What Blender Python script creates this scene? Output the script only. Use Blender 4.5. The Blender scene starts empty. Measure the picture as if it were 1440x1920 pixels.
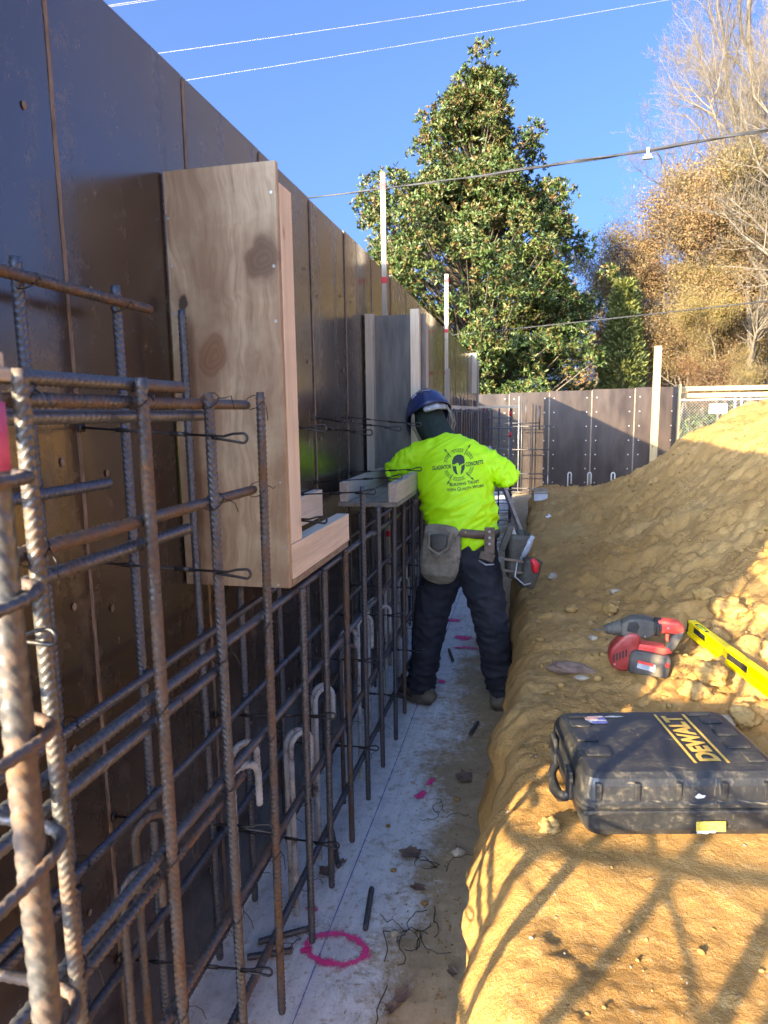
import bpy, bmesh, math, random
import numpy as np
from mathutils import Vector, Matrix, noise
from mathutils.bvhtree import BVHTree

random.seed(7)
RNG = np.random.default_rng(7)
scene = bpy.context.scene
C = scene.collection

# ------------------------------------------------------------------ camera
CAM = Vector((0.91, 0.0, 1.57))
cam_data = bpy.data.cameras.new('camera')
cam = bpy.data.objects.new('camera', cam_data)
C.objects.link(cam)
_r, _u, _b = Vector((0.977, 0.018, -0.214)), None, None
Yv = Vector((277, -188, 1250)).normalized()
Dv = Vector((120, 8480, 1250)); Dv = (Dv - Yv * Dv.dot(Yv)).normalized()
Xv = Dv.cross(Yv)
R3 = Matrix(((Xv.x, -Xv.y, -Xv.z), (Yv.x, -Yv.y, -Yv.z), (-Dv.x, Dv.y, Dv.z)))
cam.matrix_world = Matrix.Translation(CAM) @ R3.to_4x4()
cam_data.sensor_fit = 'VERTICAL'
cam_data.sensor_height = 36.0
cam_data.sensor_width = 27.0
cam_data.lens = 36.0 * 1250 / 1920
cam_data.clip_start = 0.02
cam_data.clip_end = 3000
cam_data.dof.use_dof = True
cam_data.dof.focus_distance = 2.6
cam_data.dof.aperture_fstop = 7.5
scene.camera = cam

# ------------------------------------------------------------------ light
SUN = Vector((-0.65, -1.0, 0.318)).normalized()      # towards the sun
world = bpy.data.worlds.new('World'); scene.world = world
world.use_nodes = True
wn = world.node_tree.nodes; wl = world.node_tree.links
bg = wn['Background']
sky = wn.new('ShaderNodeTexSky'); sky.sky_type = 'NISHITA'
sky.sun_disc = False
sky.sun_elevation = math.asin(SUN.z)
sky.sun_rotation = math.atan2(SUN.x, SUN.y)
sky.altitude = 100; sky.air_density = 0.33; sky.dust_density = 8.5; sky.ozone_density = 7.5
wl.new(sky.outputs[0], bg.inputs[0]); bg.inputs[1].default_value = 0.145
sun_l = bpy.data.lights.new('sun', 'SUN'); sun_l.energy = 3.3; sun_l.angle = math.radians(0.55)
sun_l.color = (1.0, 0.86, 0.63)
sun_o = bpy.data.objects.new('sun', sun_l); C.objects.link(sun_o)
sun_o.location = (-20, -30, 20)
sun_o.rotation_euler = SUN.to_track_quat('Z', 'Y').to_euler()
scene.view_settings.view_transform = 'Standard'
scene.view_settings.look = 'None'
scene.view_settings.exposure = 2.98
scene.view_settings.gamma = 1.0
scene.view_settings.use_white_balance = True      # the phone balanced for the bluish shade
scene.view_settings.white_balance_temperature = 8000
scene.view_settings.white_balance_tint = 6
scene.view_settings.use_curve_mapping = False
scene.render.engine = 'CYCLES'
scene.cycles.use_denoising = True
scene.cycles.max_bounces = 6
scene.cycles.diffuse_bounces = 4
scene.cycles.transparent_max_bounces = 8

# ------------------------------------------------------------------ materials
def nodes(name):
    m = bpy.data.materials.new(name); m.use_nodes = True
    nt = m.node_tree; b = nt.nodes['Principled BSDF']
    return m, nt, b
def N(nt, t, **kw):
    n = nt.nodes.new(t)
    for k, v in kw.items():
        if k.startswith('i_'):
            n.inputs[k[2:].replace('_', ' ')].default_value = v
        else: setattr(n, k, v)
    return n
def L(nt, a, b): nt.links.new(a, b)
def coords(nt, kind='pos', scale=(1, 1, 1), rot=(0, 0, 0)):
    if kind == 'pos':
        s = N(nt, 'ShaderNodeNewGeometry').outputs['Position']
    else:
        s = N(nt, 'ShaderNodeTexCoord').outputs['Object']
    mp = N(nt, 'ShaderNodeMapping'); mp.inputs['Scale'].default_value = scale; mp.inputs['Rotation'].default_value = rot
    L(nt, s, mp.inputs['Vector'])
    return mp.outputs[0]
def tnoise(nt, vec, scale, detail=4, rough=0.6, dist=0.0):
    n = N(nt, 'ShaderNodeTexNoise'); n.inputs['Scale'].default_value = scale
    n.inputs['Detail'].default_value = detail; n.inputs['Roughness'].default_value = rough; n.inputs['Distortion'].default_value = dist
    L(nt, vec, n.inputs['Vector']); return n.outputs['Fac']
def ramp(nt, fac, stops):
    r = N(nt, 'ShaderNodeValToRGB'); e = r.color_ramp.elements
    while len(e) < len(stops): e.new(0.5)
    for el, (p, c) in zip(e, stops):
        el.position = p; el.color = (c[0], c[1], c[2], 1) if hasattr(c, '__len__') else (c, c, c, 1)
    L(nt, fac, r.inputs[0]); return r.outputs[0]
def mix(nt, fac, a, b, mode='MIX'):
    m = N(nt, 'ShaderNodeMix', data_type='RGBA', blend_type=mode)
    for sock, v in ((m.inputs[0], fac), (m.inputs[6], a), (m.inputs[7], b)):
        if isinstance(v, (int, float)): sock.default_value = v
        elif isinstance(v, (tuple, list)): sock.default_value = (v[0], v[1], v[2], 1)
        else: L(nt, v, sock)
    return m.outputs[2]
def math_(nt, op, a, b=None, clamp=False):
    m = N(nt, 'ShaderNodeMath', operation=op); m.use_clamp = clamp
    for i, v in enumerate((a, b)):
        if v is None: continue
        if isinstance(v, (int, float)): m.inputs[i].default_value = v
        else: L(nt, v, m.inputs[i])
    return m.outputs[0]
def bump(nt, b, height, strength=0.3, dist=0.01):
    n = N(nt, 'ShaderNodeBump'); n.inputs['Strength'].default_value = strength; n.inputs['Distance'].default_value = dist
    L(nt, height, n.inputs['Height']); L(nt, n.outputs[0], b.inputs['Normal'])
def simple(name, c1, c2, scale=20, rough=0.7, bs=0.2, bd=0.004, metal=0.0, kind='pos', stretch=(1, 1, 1), lo=0.35, hi=0.65, spec=0.5, rvar=0.0):
    m, nt, b = nodes(name)
    v = coords(nt, kind, stretch)
    f = tnoise(nt, v, scale, 5, 0.62)
    L(nt, ramp(nt, f, [(lo, c1), (hi, c2)]), b.inputs['Base Color'])
    b.inputs['Metallic'].default_value = metal
    b.inputs['Specular IOR Level'].default_value = spec
    if rvar:
        L(nt, ramp(nt, tnoise(nt, v, scale * 0.5, 3), [(0.3, max(rough - rvar, 0.05)), (0.7, rough + rvar)]), b.inputs['Roughness'])
    else: b.inputs['Roughness'].default_value = rough
    if bs: bump(nt, b, tnoise(nt, v, scale * 3, 4), bs, bd)
    return m

def m_rebar(name, steel, rust, amount):
    m, nt, b = nodes(name)
    v = coords(nt)
    f = tnoise(nt, v, 9, 6, 0.7); g = tnoise(nt, v, 120, 3, 0.6)
    mask = ramp(nt, math_(nt, 'ADD', math_(nt, 'MULTIPLY', f, 0.75), math_(nt, 'MULTIPLY', g, 0.25)), [(0.62 - amount, 0), (0.80 - amount, 1)])
    st = ramp(nt, g, [(0.35, [c * 0.6 for c in steel]), (0.7, steel)])
    rs = ramp(nt, g, [(0.3, [c * 0.5 for c in rust]), (0.75, rust)])
    L(nt, mix(nt, mask, st, rs), b.inputs['Base Color'])
    L(nt, ramp(nt, mask, [(0, 0.55), (1, 0.12)]), b.inputs['Metallic'])
    L(nt, ramp(nt, mask, [(0, 0.42), (1, 0.8)]), b.inputs['Roughness'])
    bump(nt, b, g, 0.25, 0.001)
    return m
M = {}
M['rebar'] = m_rebar('rebar_steel', (0.13, 0.135, 0.15), (0.165, 0.092, 0.052), 0.12)
M['rebar_rusty'] = m_rebar('rebar_rusty_steel', (0.13, 0.125, 0.13), (0.195, 0.102, 0.050), 0.19)
M['rebar_blue'] = m_rebar('rebar_mill_scale', (0.15, 0.165, 0.20), (0.14, 0.08, 0.045), -0.02)
M['rebar_near'] = m_rebar('rebar_bright_steel', (0.15, 0.148, 0.145), (0.21, 0.11, 0.05), 0.16)
M['wire'] = simple('tie_wire_steel', (0.02, 0.02, 0.022), (0.05, 0.045, 0.045), 60, 0.45, 0.1, 0.001, 0.6)
M['tie'] = simple('form_tie_steel', (0.025, 0.025, 0.03), (0.07, 0.065, 0.065), 40, 0.4, 0.1, 0.001, 0.6)
M['hook'] = None

def m_hook():
    m, nt, b = nodes('cement_splashed_rebar')
    v = coords(nt)
    f = tnoise(nt, v, 14, 5, 0.7)
    z = N(nt, 'ShaderNodeSeparateXYZ'); L(nt, v, z.inputs[0])
    k = math_(nt, 'ADD', f, math_(nt, 'MULTIPLY', z.outputs['Y'], 0.03))
    L(nt, ramp(nt, k, [(0.42, (0.10, 0.07, 0.055)), (0.52, (0.34, 0.33, 0.31)), (0.75, (0.52, 0.51, 0.48))]), b.inputs['Base Color'])
    b.inputs['Roughness'].default_value = 0.85
    bump(nt, b, tnoise(nt, v, 150, 3), 0.4, 0.002)
    return m
M['hook'] = m_hook()

def m_film():
    # phenolic film faced form panels: dark brown, glossy, with drip runs, scuffs and a haze of old cement
    m, nt, b = nodes('form_panel_film')
    v = coords(nt)
    oi = N(nt, 'ShaderNodeObjectInfo')
    drip = tnoise(nt, coords(nt, 'pos', (5, 5, 0.28)), 2.0, 5, 0.62, 0.5)
    blot = tnoise(nt, v, 2.3, 5, 0.62)
    big = tnoise(nt, v, 0.9, 2, 0.5)
    sp = tnoise(nt, v, 38, 5, 0.75)
    sp2 = tnoise(nt, v, 14, 5, 0.7)
    base = ramp(nt, blot, [(0.3, (0.022, 0.013, 0.011)), (0.7, (0.040, 0.025, 0.019))])
    tone = mix(nt, math_(nt, 'MULTIPLY', oi.outputs['Random'], 0.5), base, (0.085, 0.058, 0.036))
    run = ramp(nt, drip, [(0.56, 0), (0.70, 1)])
    haze = ramp(nt, math_(nt, 'MULTIPLY', drip, sp2), [(0.27, 0), (0.43, 0.55)])
    speck = math_(nt, 'MULTIPLY', haze, ramp(nt, sp, [(0.42, 0.1), (0.6, 1.0)]))
    c = mix(nt, run, tone, (0.020, 0.013, 0.010))
    L(nt, mix(nt, speck, c, (0.23, 0.185, 0.145)), b.inputs['Base Color'])
    r0 = ramp(nt, big, [(0.3, 0.17), (0.7, 0.27)])
    rr = mix(nt, run, r0, (0.36, 0.36, 0.36))
    L(nt, mix(nt, haze, rr, (0.55, 0.55, 0.55)), b.inputs['Roughness'])
    b.inputs['Specular IOR Level'].default_value = 0.75
    b.inputs['Coat Weight'].default_value = 0.4; b.inputs['Coat Roughness'].default_value = 0.22
    bump(nt, b, math_(nt, 'ADD', tnoise(nt, v, 1.5, 2), math_(nt, 'MULTIPLY', sp2, 0.02)), 0.10, 0.012)
    return m
M['film'] = m_film()
M['film_far'] = simple('weathered_brown_form_film', (0.022, 0.015, 0.013), (0.046, 0.032, 0.027), 2.2, 0.42, 0.08, 0.01, rvar=0.1, stretch=(3, 3, 0.8), spec=0.4)
M['seam'] = simple('panel_edge_wood', (0.12, 0.085, 0.06), (0.27, 0.20, 0.15), 40, 0.7, 0.3, 0.003, stretch=(4, 4, 0.5))
def m_lumber(name, a, b_, axis):
    m, nt, b = nodes(name)
    sc = [22, 22, 22]; sc[axis] = 0.9
    v = coords(nt, 'pos', sc)
    f = tnoise(nt, v, 1.0, 6, 0.65, 0.6)
    fine = tnoise(nt, v, 6.0, 3, 0.6)
    big = tnoise(nt, coords(nt), 4, 3)
    c = ramp(nt, f, [(0.3, [x * 0.72 for x in a]), (0.5, a), (0.72, b_)])
    c = mix(nt, 0.25, c, ramp(nt, fine, [(0.3, [x * 0.5 for x in a]), (0.7, b_)]))
    c = mix(nt, ramp(nt, big, [(0.45, 0.0), (0.75, 0.35)]), c, [x * 0.6 for x in a])
    vo = N(nt, 'ShaderNodeTexVoronoi'); vo.inputs['Scale'].default_value = 1.0
    ks = [9, 9, 9]; ks[axis] = 4.2
    L(nt, coords(nt, 'pos', ks), vo.inputs['Vector'])
    knot = ramp(nt, vo.outputs['Distance'], [(0.07, 1), (0.13, 0)])
    c = mix(nt, knot, c, [a[0] * 0.35, a[1] * 0.24, a[2] * 0.18])
    L(nt, c, b.inputs['Base Color']); b.inputs['Roughness'].default_value = 0.78
    bump(nt, b, f, 0.25, 0.002)
    return m
PINE_A, PINE_B = (0.74, 0.60, 0.43), (0.84, 0.73, 0.57)
M['pine_z'] = m_lumber('pine_upright', PINE_A, PINE_B, 2)
M['pine_y'] = m_lumber('pine_along', PINE_A, PINE_B, 1)
M['pine_x'] = m_lumber('pine_across', PINE_A, PINE_B, 0)
M['pine_far'] = m_lumber('weathered_yellow_pine', (0.34, 0.25, 0.125), (0.44, 0.335, 0.18), 2)
M['pine_far_x'] = m_lumber('weathered_yellow_rail', (0.34, 0.25, 0.125), (0.44, 0.335, 0.18), 0)
M['grey_z'] = m_lumber('weathered_pine_upright', (0.48, 0.40, 0.31), (0.64, 0.56, 0.45), 2)
M['grey_y'] = m_lumber('weathered_pine_along', (0.48, 0.40, 0.31), (0.64, 0.56, 0.45), 1)

def m_ply():
    # old plywood with grain running up and two big football knots
    m, nt, b = nodes('knotty_plywood')
    pos = N(nt, 'ShaderNodeNewGeometry').outputs['Position']
    warp = N(nt, 'ShaderNodeTexNoise'); warp.inputs['Scale'].default_value = 3.0; warp.inputs['Detail'].default_value = 3
    L(nt, pos, warp.inputs['Vector'])
    wv = N(nt, 'ShaderNodeVectorMath', operation='SCALE'); wv.inputs['Scale'].default_value = 0.15
    L(nt, warp.outputs['Color'], wv.inputs[0])
    p = N(nt, 'ShaderNodeVectorMath', operation='ADD'); L(nt, pos, p.inputs[0]); L(nt, wv.outputs[0], p.inputs[1])
    mp = N(nt, 'ShaderNodeMapping'); mp.inputs['Scale'].default_value = (55, 55, 2.6); L(nt, p.outputs[0], mp.inputs['Vector'])
    g = tnoise(nt, mp.outputs[0], 1.0, 6, 0.68, 0.5)
    mp2 = N(nt, 'ShaderNodeMapping'); mp2.inputs['Scale'].default_value = (9, 9, 1.1); L(nt, p.outputs[0], mp2.inputs['Vector'])
    g2 = tnoise(nt, mp2.outputs[0], 1.0, 4, 0.6, 0.3)
    c = ramp(nt, g, [(0.30, (0.27, 0.175, 0.100)), (0.48, (0.44, 0.305, 0.185)), (0.70, (0.58, 0.43, 0.275))])
    c = mix(nt, ramp(nt, g2, [(0.40, 0.0), (0.64, 0.85)]), c, (0.25, 0.145, 0.080))
    sz = N(nt, 'ShaderNodeSeparateXYZ'); L(nt, pos, sz.inputs[0])
    pale = tnoise(nt, coords(nt), 5, 4, 0.6)
    c = mix(nt, ramp(nt, pale, [(0.48, 0.0), (0.68, 0.5)]), c, (0.58, 0.48, 0.31))
    for kx, kz, rr, sq, dk in ((0.262, 1.945, 0.050, 0.80, (0.16, 0.092, 0.052)), (0.126, 1.731, 0.042, 0.66, (0.24, 0.125, 0.064)), (0.02, 1.86, 0.018, 0.7, (0.07, 0.045, 0.03))):
        kw = N(nt, 'ShaderNodeTexNoise'); kw.inputs['Scale'].default_value = 17; kw.inputs['Detail'].default_value = 4; L(nt, pos, kw.inputs['Vector'])
        ks_ = N(nt, 'ShaderNodeVectorMath', operation='SCALE'); ks_.inputs['Scale'].default_value = 0.035; L(nt, kw.outputs['Color'], ks_.inputs[0])
        kp = N(nt, 'ShaderNodeVectorMath', operation='ADD'); L(nt, p.outputs[0], kp.inputs[0]); L(nt, ks_.outputs[0], kp.inputs[1])
        sub = N(nt, 'ShaderNodeVectorMath', operation='SUBTRACT'); sub.inputs[1].default_value = (kx + 0.092, 1.6, kz + 0.092)
        L(nt, kp.outputs[0], sub.inputs[0])
        ml = N(nt, 'ShaderNodeVectorMath', operation='MULTIPLY'); ml.inputs[1].default_value = (1, 0, sq); L(nt, sub.outputs[0], ml.inputs[0])
        ln = N(nt, 'ShaderNodeVectorMath', operation='LENGTH'); L(nt, ml.outputs[0], ln.inputs[0]); d = ln.outputs['Value']
        rings = math_(nt, 'SINE', math_(nt, 'MULTIPLY', d, 560 * 0.042 / rr))
        rc = ramp(nt, rings, [(0.0, [x * 1.0 for x in dk]), (1.0, [x * 1.18 for x in dk])])
        mr = N(nt, 'ShaderNodeMapRange'); L(nt, d, mr.inputs[0]); mr.inputs[1].default_value = rr * 0.65; mr.inputs[2].default_value = rr * 1.1; mr.inputs[3].default_value = 1; mr.inputs[4].default_value = 0
        mh = N(nt, 'ShaderNodeMapRange'); L(nt, d, mh.inputs[0]); mh.inputs[1].default_value = rr; mh.inputs[2].default_value = rr * 2.2; mh.inputs[3].default_value = 0.35; mh.inputs[4].default_value = 0
        rc2 = ramp(nt, math_(nt, 'SINE', math_(nt, 'MULTIPLY', d, 170 * 0.05 / rr)), [(0.1, (0.27, 0.165, 0.09)), (0.9, (0.42, 0.285, 0.17))])
        c = mix(nt, mh.outputs[0], c, rc2)
        c = mix(nt, mr.outputs[0], c, rc)
    L(nt, c, b.inputs['Base Color'])
    b.inputs['Roughness'].default_value = 0.6
    bump(nt, b, g, 0.2, 0.002)
    return m
M['ply'] = m_ply()
M['ply_grey'] = simple('grey_stained_plywood', (0.085, 0.082, 0.075), (0.21, 0.20, 0.18), 2.2, 0.75, 0.2, 0.002, stretch=(7, 7, 1.2), lo=0.32, hi=0.7)
M['ply_edge'] = simple('plywood_edge', (0.16, 0.115, 0.075), (0.30, 0.23, 0.16), 3, 0.8, 0.2, 0.002, stretch=(8, 8, 40))
M['ply_sill'] = simple('dusty_sill_plywood', (0.17, 0.145, 0.11), (0.30, 0.265, 0.21), 9, 0.8, 0.2, 0.002, stretch=(3, 1, 1))
M['red_mark'] = simple('red_tape', (0.55, 0.012, 0.02), (0.66, 0.03, 0.04), 20, 0.55, 0, 0)
M['screw'] = simple('screw_steel', (0.35, 0.33, 0.30), (0.6, 0.58, 0.55), 90, 0.4, 0, 0, 0.7)

def m_dirt():
    m, nt, b = nodes('orange_tan_soil')
    v = coords(nt)
    a = tnoise(nt, v, 1.3, 6, 0.62)
    c = tnoise(nt, v, 9, 6, 0.7, 0.3)
    d = tnoise(nt, v, 70, 5, 0.75)
    col = ramp(nt, a, [(0.32, (0.30, 0.155, 0.048)), (0.52, (0.425, 0.235, 0.080)), (0.72, (0.50, 0.305, 0.120))])
    col = mix(nt, ramp(nt, c, [(0.42, 0.0), (0.68, 0.55)]), col, (0.27, 0.138, 0.042))
    col = mix(nt, ramp(nt, d, [(0.50, 0.0), (0.72, 0.5)]), col, (0.48, 0.35, 0.19))
    vo = N(nt, 'ShaderNodeTexVoronoi'); vo.inputs['Scale'].default_value = 46; vo.inputs['Randomness'].default_value = 1
    L(nt, v, vo.inputs['Vector'])
    peb = math_(nt, 'MULTIPLY', ramp(nt, vo.outputs['Distance'], [(0.16, 1), (0.24, 0)]), ramp(nt, tnoise(nt, v, 5, 3), [(0.5, 0), (0.6, 1)]))
    sep = N(nt, 'ShaderNodeSeparateColor'); L(nt, vo.outputs['Color'], sep.inputs[0])
    peb = math_(nt, 'MULTIPLY', peb, math_(nt, 'GREATER_THAN', sep.outputs[0], 0.8))
    col = mix(nt, peb, col, mix(nt, sep.outputs[1], (0.30, 0.25, 0.20), (0.56, 0.50, 0.42)))
    L(nt, col, b.inputs['Base Color'])
    b.inputs['Roughness'].default_value = 0.95
    b.inputs['Specular IOR Level'].default_value = 0.15
    gr = tnoise(nt, v, 230, 4, 0.8)
    h = math_(nt, 'ADD', math_(nt, 'ADD', math_(nt, 'MULTIPLY', c, 0.5), math_(nt, 'MULTIPLY', gr, 0.14)), math_(nt, 'ADD', math_(nt, 'MULTIPLY', d, 0.32), math_(nt, 'MULTIPLY', peb, 0.22)))
    bump(nt, b, h, 1.0, 0.024)
    return m
M['dirt'] = m_dirt()
M['clod'] = simple('dry_soil_clod', (0.25, 0.138, 0.045), (0.39, 0.24, 0.092), 22, 0.95, 0.6, 0.008, spec=0.15)
M['stone'] = simple('pale_stone', (0.28, 0.22, 0.15), (0.46, 0.38, 0.28), 24, 0.85, 0.3, 0.004)

def m_footing():
    m, nt, b = nodes('footing_concrete_and_dirt')
    v = coords(nt)
    x = N(nt, 'ShaderNodeSeparateXYZ'); L(nt, v, x.inputs[0])
    n1 = tnoise(nt, v, 3.2, 6, 0.65, 0.3); n2 = tnoise(nt, v, 38, 5, 0.7); n3 = tnoise(nt, v, 11, 5, 0.7)
    streak = tnoise(nt, coords(nt, 'pos', (60, 4, 4)), 1.0, 4, 0.6)
    conc = ramp(nt, math_(nt, 'ADD', math_(nt, 'MULTIPLY', n3, 0.6), math_(nt, 'MULTIPLY', tnoise(nt, v, 160, 4, 0.8), 0.4)), [(0.34, (0.46, 0.46, 0.45)), (0.5, (0.70, 0.695, 0.68)), (0.66, (0.80, 0.79, 0.77))])
    conc = mix(nt, ramp(nt, streak, [(0.45, 0), (0.7, 0.35)]), conc, (0.42, 0.42, 0.41))
    conc = mix(nt, ramp(nt, n2, [(0.54, 0), (0.68, 0.75)]), conc, (0.40, 0.32, 0.22))
    soil = ramp(nt, n3, [(0.3, (0.30, 0.215, 0.125)), (0.6, (0.42, 0.31, 0.19)), (0.75, (0.50, 0.39, 0.26))])
    soil = mix(nt, ramp(nt, n2, [(0.55, 0), (0.75, 0.5)]), soil, (0.17, 0.10, 0.05))
    # dirt spills in from the trench side
    k = math_(nt, 'ADD', x.outputs['X'], math_(nt, 'MULTIPLY', math_(nt, 'SUBTRACT', n1, 0.5), 0.95))
    k = math_(nt, 'ADD', k, math_(nt, 'MULTIPLY', math_(nt, 'SUBTRACT', n2, 0.5), 0.45))
    mask = ramp(nt, k, [(0.40, 0), (0.60, 1)])
    L(nt, mix(nt, mask, conc, soil), b.inputs['Base Color'])
    b.inputs['Roughness'].default_value = 0.9; b.inputs['Specular IOR Level'].default_value = 0.25
    bump(nt, b, math_(nt, 'ADD', math_(nt, 'MULTIPLY', n2, 0.6), math_(nt, 'ADD', math_(nt, 'MULTIPLY', mask, 0.35), math_(nt, 'MULTIPLY', streak, 0.3))), 0.55, 0.008)
    return m
M['footing'] = m_footing()
def m_spray(name, c):
    m, nt, b = nodes(name)
    v = coords(nt)
    at = N(nt, 'ShaderNodeAttribute', attribute_name='dens')
    n = math_(nt, 'ADD', math_(nt, 'MULTIPLY', tnoise(nt, v, 120, 4, 0.8), 0.6), math_(nt, 'MULTIPLY', tnoise(nt, v, 24, 4, 0.7), 0.5))
    a = ramp(nt, math_(nt, 'ADD', at.outputs['Fac'], n), [(0.80, 0), (1.18, 0.92)])
    L(nt, a, b.inputs['Alpha'])
    b.inputs['Base Color'].default_value = (*c, 1); b.inputs['Roughness'].default_value = 0.7
    return m
M['pink'] = m_spray('pink_marking_paint', (0.90, 0.035, 0.24))
M['chalk'] = m_spray('blue_chalk', (0.16, 0.19, 0.45))
M['leaf_brown'] = simple('fallen_leaf_brown', (0.12, 0.07, 0.05), (0.24, 0.155, 0.115), 30, 0.8, 0.3, 0.003)
M['ground'] = simple('leaf_litter_ground', (0.10, 0.075, 0.04), (0.20, 0.14, 0.07), 1.2, 0.95, 0.3, 0.05)

def m_leaf(name, cols, rough=0.5, trans=0.0, spec=0.35):
    m, nt, b = nodes(name)
    at = N(nt, 'ShaderNodeAttribute', attribute_name='rnd')
    n = len(cols)
    L(nt, ramp(nt, at.outputs['Fac'], [((i + 0.5) / n, c) for i, c in enumerate(cols)]), b.inputs['Base Color'])
    b.inputs['Roughness'].default_value = rough
    b.inputs['Specular IOR Level'].default_value = spec
    if trans:
        b.inputs['Transmission Weight'].default_value = 0.0
        ts = N(nt, 'ShaderNodeBsdfTranslucent'); L(nt, b.inputs['Base Color'].links[0].from_socket, ts.inputs[0])
        ms = N(nt, 'ShaderNodeMixShader'); ms.inputs[0].default_value = trans
        out = nt.nodes['Material Output']
        L(nt, b.outputs[0], ms.inputs[1]); L(nt, ts.outputs[0], ms.inputs[2]); L(nt, ms.outputs[0], out.inputs[0])
    return m
M['magnolia'] = m_leaf('magnolia_leaf', [(0.026, 0.046, 0.015), (0.038, 0.070, 0.019), (0.058, 0.094, 0.024), (0.080, 0.112, 0.030), (0.105, 0.115, 0.035), (0.135, 0.080, 0.032)], 0.46, 0.12)
M['oak'] = m_leaf('brown_oak_leaf', [(0.165, 0.085, 0.050), (0.20, 0.118, 0.063), (0.225, 0.148, 0.078), (0.24, 0.172, 0.085), (0.19, 0.158, 0.075), (0.25, 0.185, 0.068)], 0.85, 0.3, 0.1)
M['cedar'] = m_leaf('cedar_spray', [(0.075, 0.095, 0.028), (0.12, 0.14, 0.04), (0.17, 0.18, 0.055)], 0.6, 0.15)
M['hedge'] = m_leaf('green_undergrowth', [(0.05, 0.085, 0.02), (0.09, 0.13, 0.03), (0.15, 0.15, 0.04)], 0.6, 0.15)
M['bark'] = simple('grey_brown_bark', (0.075, 0.058, 0.042), (0.16, 0.13, 0.095), 6, 0.9, 0.4, 0.02, stretch=(2, 2, 0.4))
M['bark_pale'] = simple('pale_birch_bark', (0.08, 0.062, 0.044), (0.17, 0.142, 0.105), 5, 0.85, 0.4, 0.02, stretch=(2, 2, 0.6))
M['cable'] = simple('cable_sheath', (0.018, 0.018, 0.02), (0.045, 0.045, 0.048), 3, 0.5, 0.1, 0.002)
M['line'] = simple('bare_wire', (0.24, 0.23, 0.22), (0.34, 0.33, 0.31), 1, 0.4, 0, 0, 0.2)
M['galv'] = simple('galvanised_steel', (0.32, 0.33, 0.34), (0.5, 0.51, 0.52), 20, 0.42, 0, 0, 0.6)
M['sign'] = simple('white_sign', (0.72, 0.72, 0.7), (0.8, 0.8, 0.78), 8, 0.6, 0, 0)

M['hiviz'] = simple('hi_viz_polyester', (0.46, 0.90, 0.010), (0.52, 0.96, 0.014), 30, 0.62, 0.12, 0.002)
M['print'] = simple('dark_shirt_print', (0.030, 0.05, 0.035), (0.045, 0.07, 0.05), 60, 0.7, 0, 0)
M['pants'] = simple('navy_work_trousers', (0.013, 0.014, 0.022), (0.026, 0.027, 0.038), 18, 0.85, 0.3, 0.004)
M['boot'] = simple('worn_work_boot', (0.085, 0.066, 0.045), (0.19, 0.155, 0.11), 18, 0.8, 0.4, 0.004)
M['sole'] = simple('boot_sole', (0.05, 0.042, 0.033), (0.14, 0.115, 0.085), 30, 0.8, 0.2, 0.002)
M['hood'] = simple('dark_green_hood', (0.008, 0.020, 0.017), (0.016, 0.034, 0.028), 25, 0.9, 0.3, 0.003)
M['helmet'] = simple('scuffed_blue_hard_hat', (0.014, 0.026, 0.085), (0.032, 0.052, 0.14), 7, 0.32, 0.05, 0.001, rvar=0.1, lo=0.4, hi=0.75)
M['helmet_dark'] = simple('helmet_vents', (0.25, 0.30, 0.38), (0.45, 0.5, 0.55), 40, 0.6, 0, 0)
M['strap'] = simple('grey_strap', (0.16, 0.155, 0.12), (0.27, 0.25, 0.20), 60, 0.8, 0.2, 0.001)
M['ratchet'] = simple('grey_plastic', (0.20, 0.23, 0.27), (0.42, 0.46, 0.50), 40, 0.5, 0.2, 0.001)
M['skin'] = simple('skin', (0.42, 0.22, 0.14), (0.5, 0.28, 0.19), 20, 0.6, 0.1, 0.001)
M['suede'] = simple('dusty_suede', (0.145, 0.12, 0.085), (0.27, 0.235, 0.175), 16, 0.9, 0.5, 0.004)
M['leather'] = simple('brown_leather', (0.085, 0.056, 0.038), (0.18, 0.125, 0.09), 20, 0.65, 0.4, 0.002)
M['dark_leather'] = simple('dark_pouch', (0.035, 0.033, 0.028), (0.095, 0.088, 0.072), 14, 0.7, 0.4, 0.003)
M['case'] = None
def m_case():
    m, nt, b = nodes('scuffed_black_plastic')
    v = coords(nt)
    s1 = tnoise(nt, coords(nt, 'pos', (1, 1, 1), (0.3, 0.2, 0.5)), 9, 6, 0.75, 1.2)
    s2 = tnoise(nt, v, 90, 4, 0.75); s3 = tnoise(nt, coords(nt, 'pos', (14, 90, 60), (0, 0, 0.35)), 1.0, 3, 0.7)
    s4 = tnoise(nt, coords(nt, 'pos', (60, 12, 14), (0, 0, -0.5)), 1.0, 3, 0.7)
    col = ramp(nt, s1, [(0.4, (0.012, 0.013, 0.016)), (0.75, (0.035, 0.034, 0.032))])
    sc = math_(nt, 'MAXIMUM', ramp(nt, s3, [(0.64, 0), (0.72, 0.6)]), ramp(nt, s4, [(0.64, 0), (0.74, 0.5)]))
    du = ramp(nt, math_(nt, 'MULTIPLY', s1, s2), [(0.27, 0), (0.46, 0.42)])
    col = mix(nt, math_(nt, 'MAXIMUM', sc, du), col, (0.20, 0.165, 0.11))
    L(nt, col, b.inputs['Base Color'])
    L(nt, ramp(nt, du, [(0, 0.42), (0.4, 0.7)]), b.inputs['Roughness'])
    bump(nt, b, s2, 0.18, 0.001)
    return m
M['case'] = m_case()
M['case_yellow'] = simple('faded_yellow_print', (0.42, 0.25, 0.045), (0.56, 0.35, 0.08), 60, 0.55, 0, 0)
M['sticker_white'] = simple('torn_paper', (0.30, 0.30, 0.30), (0.55, 0.55, 0.53), 60, 0.8, 0, 0)
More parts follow.
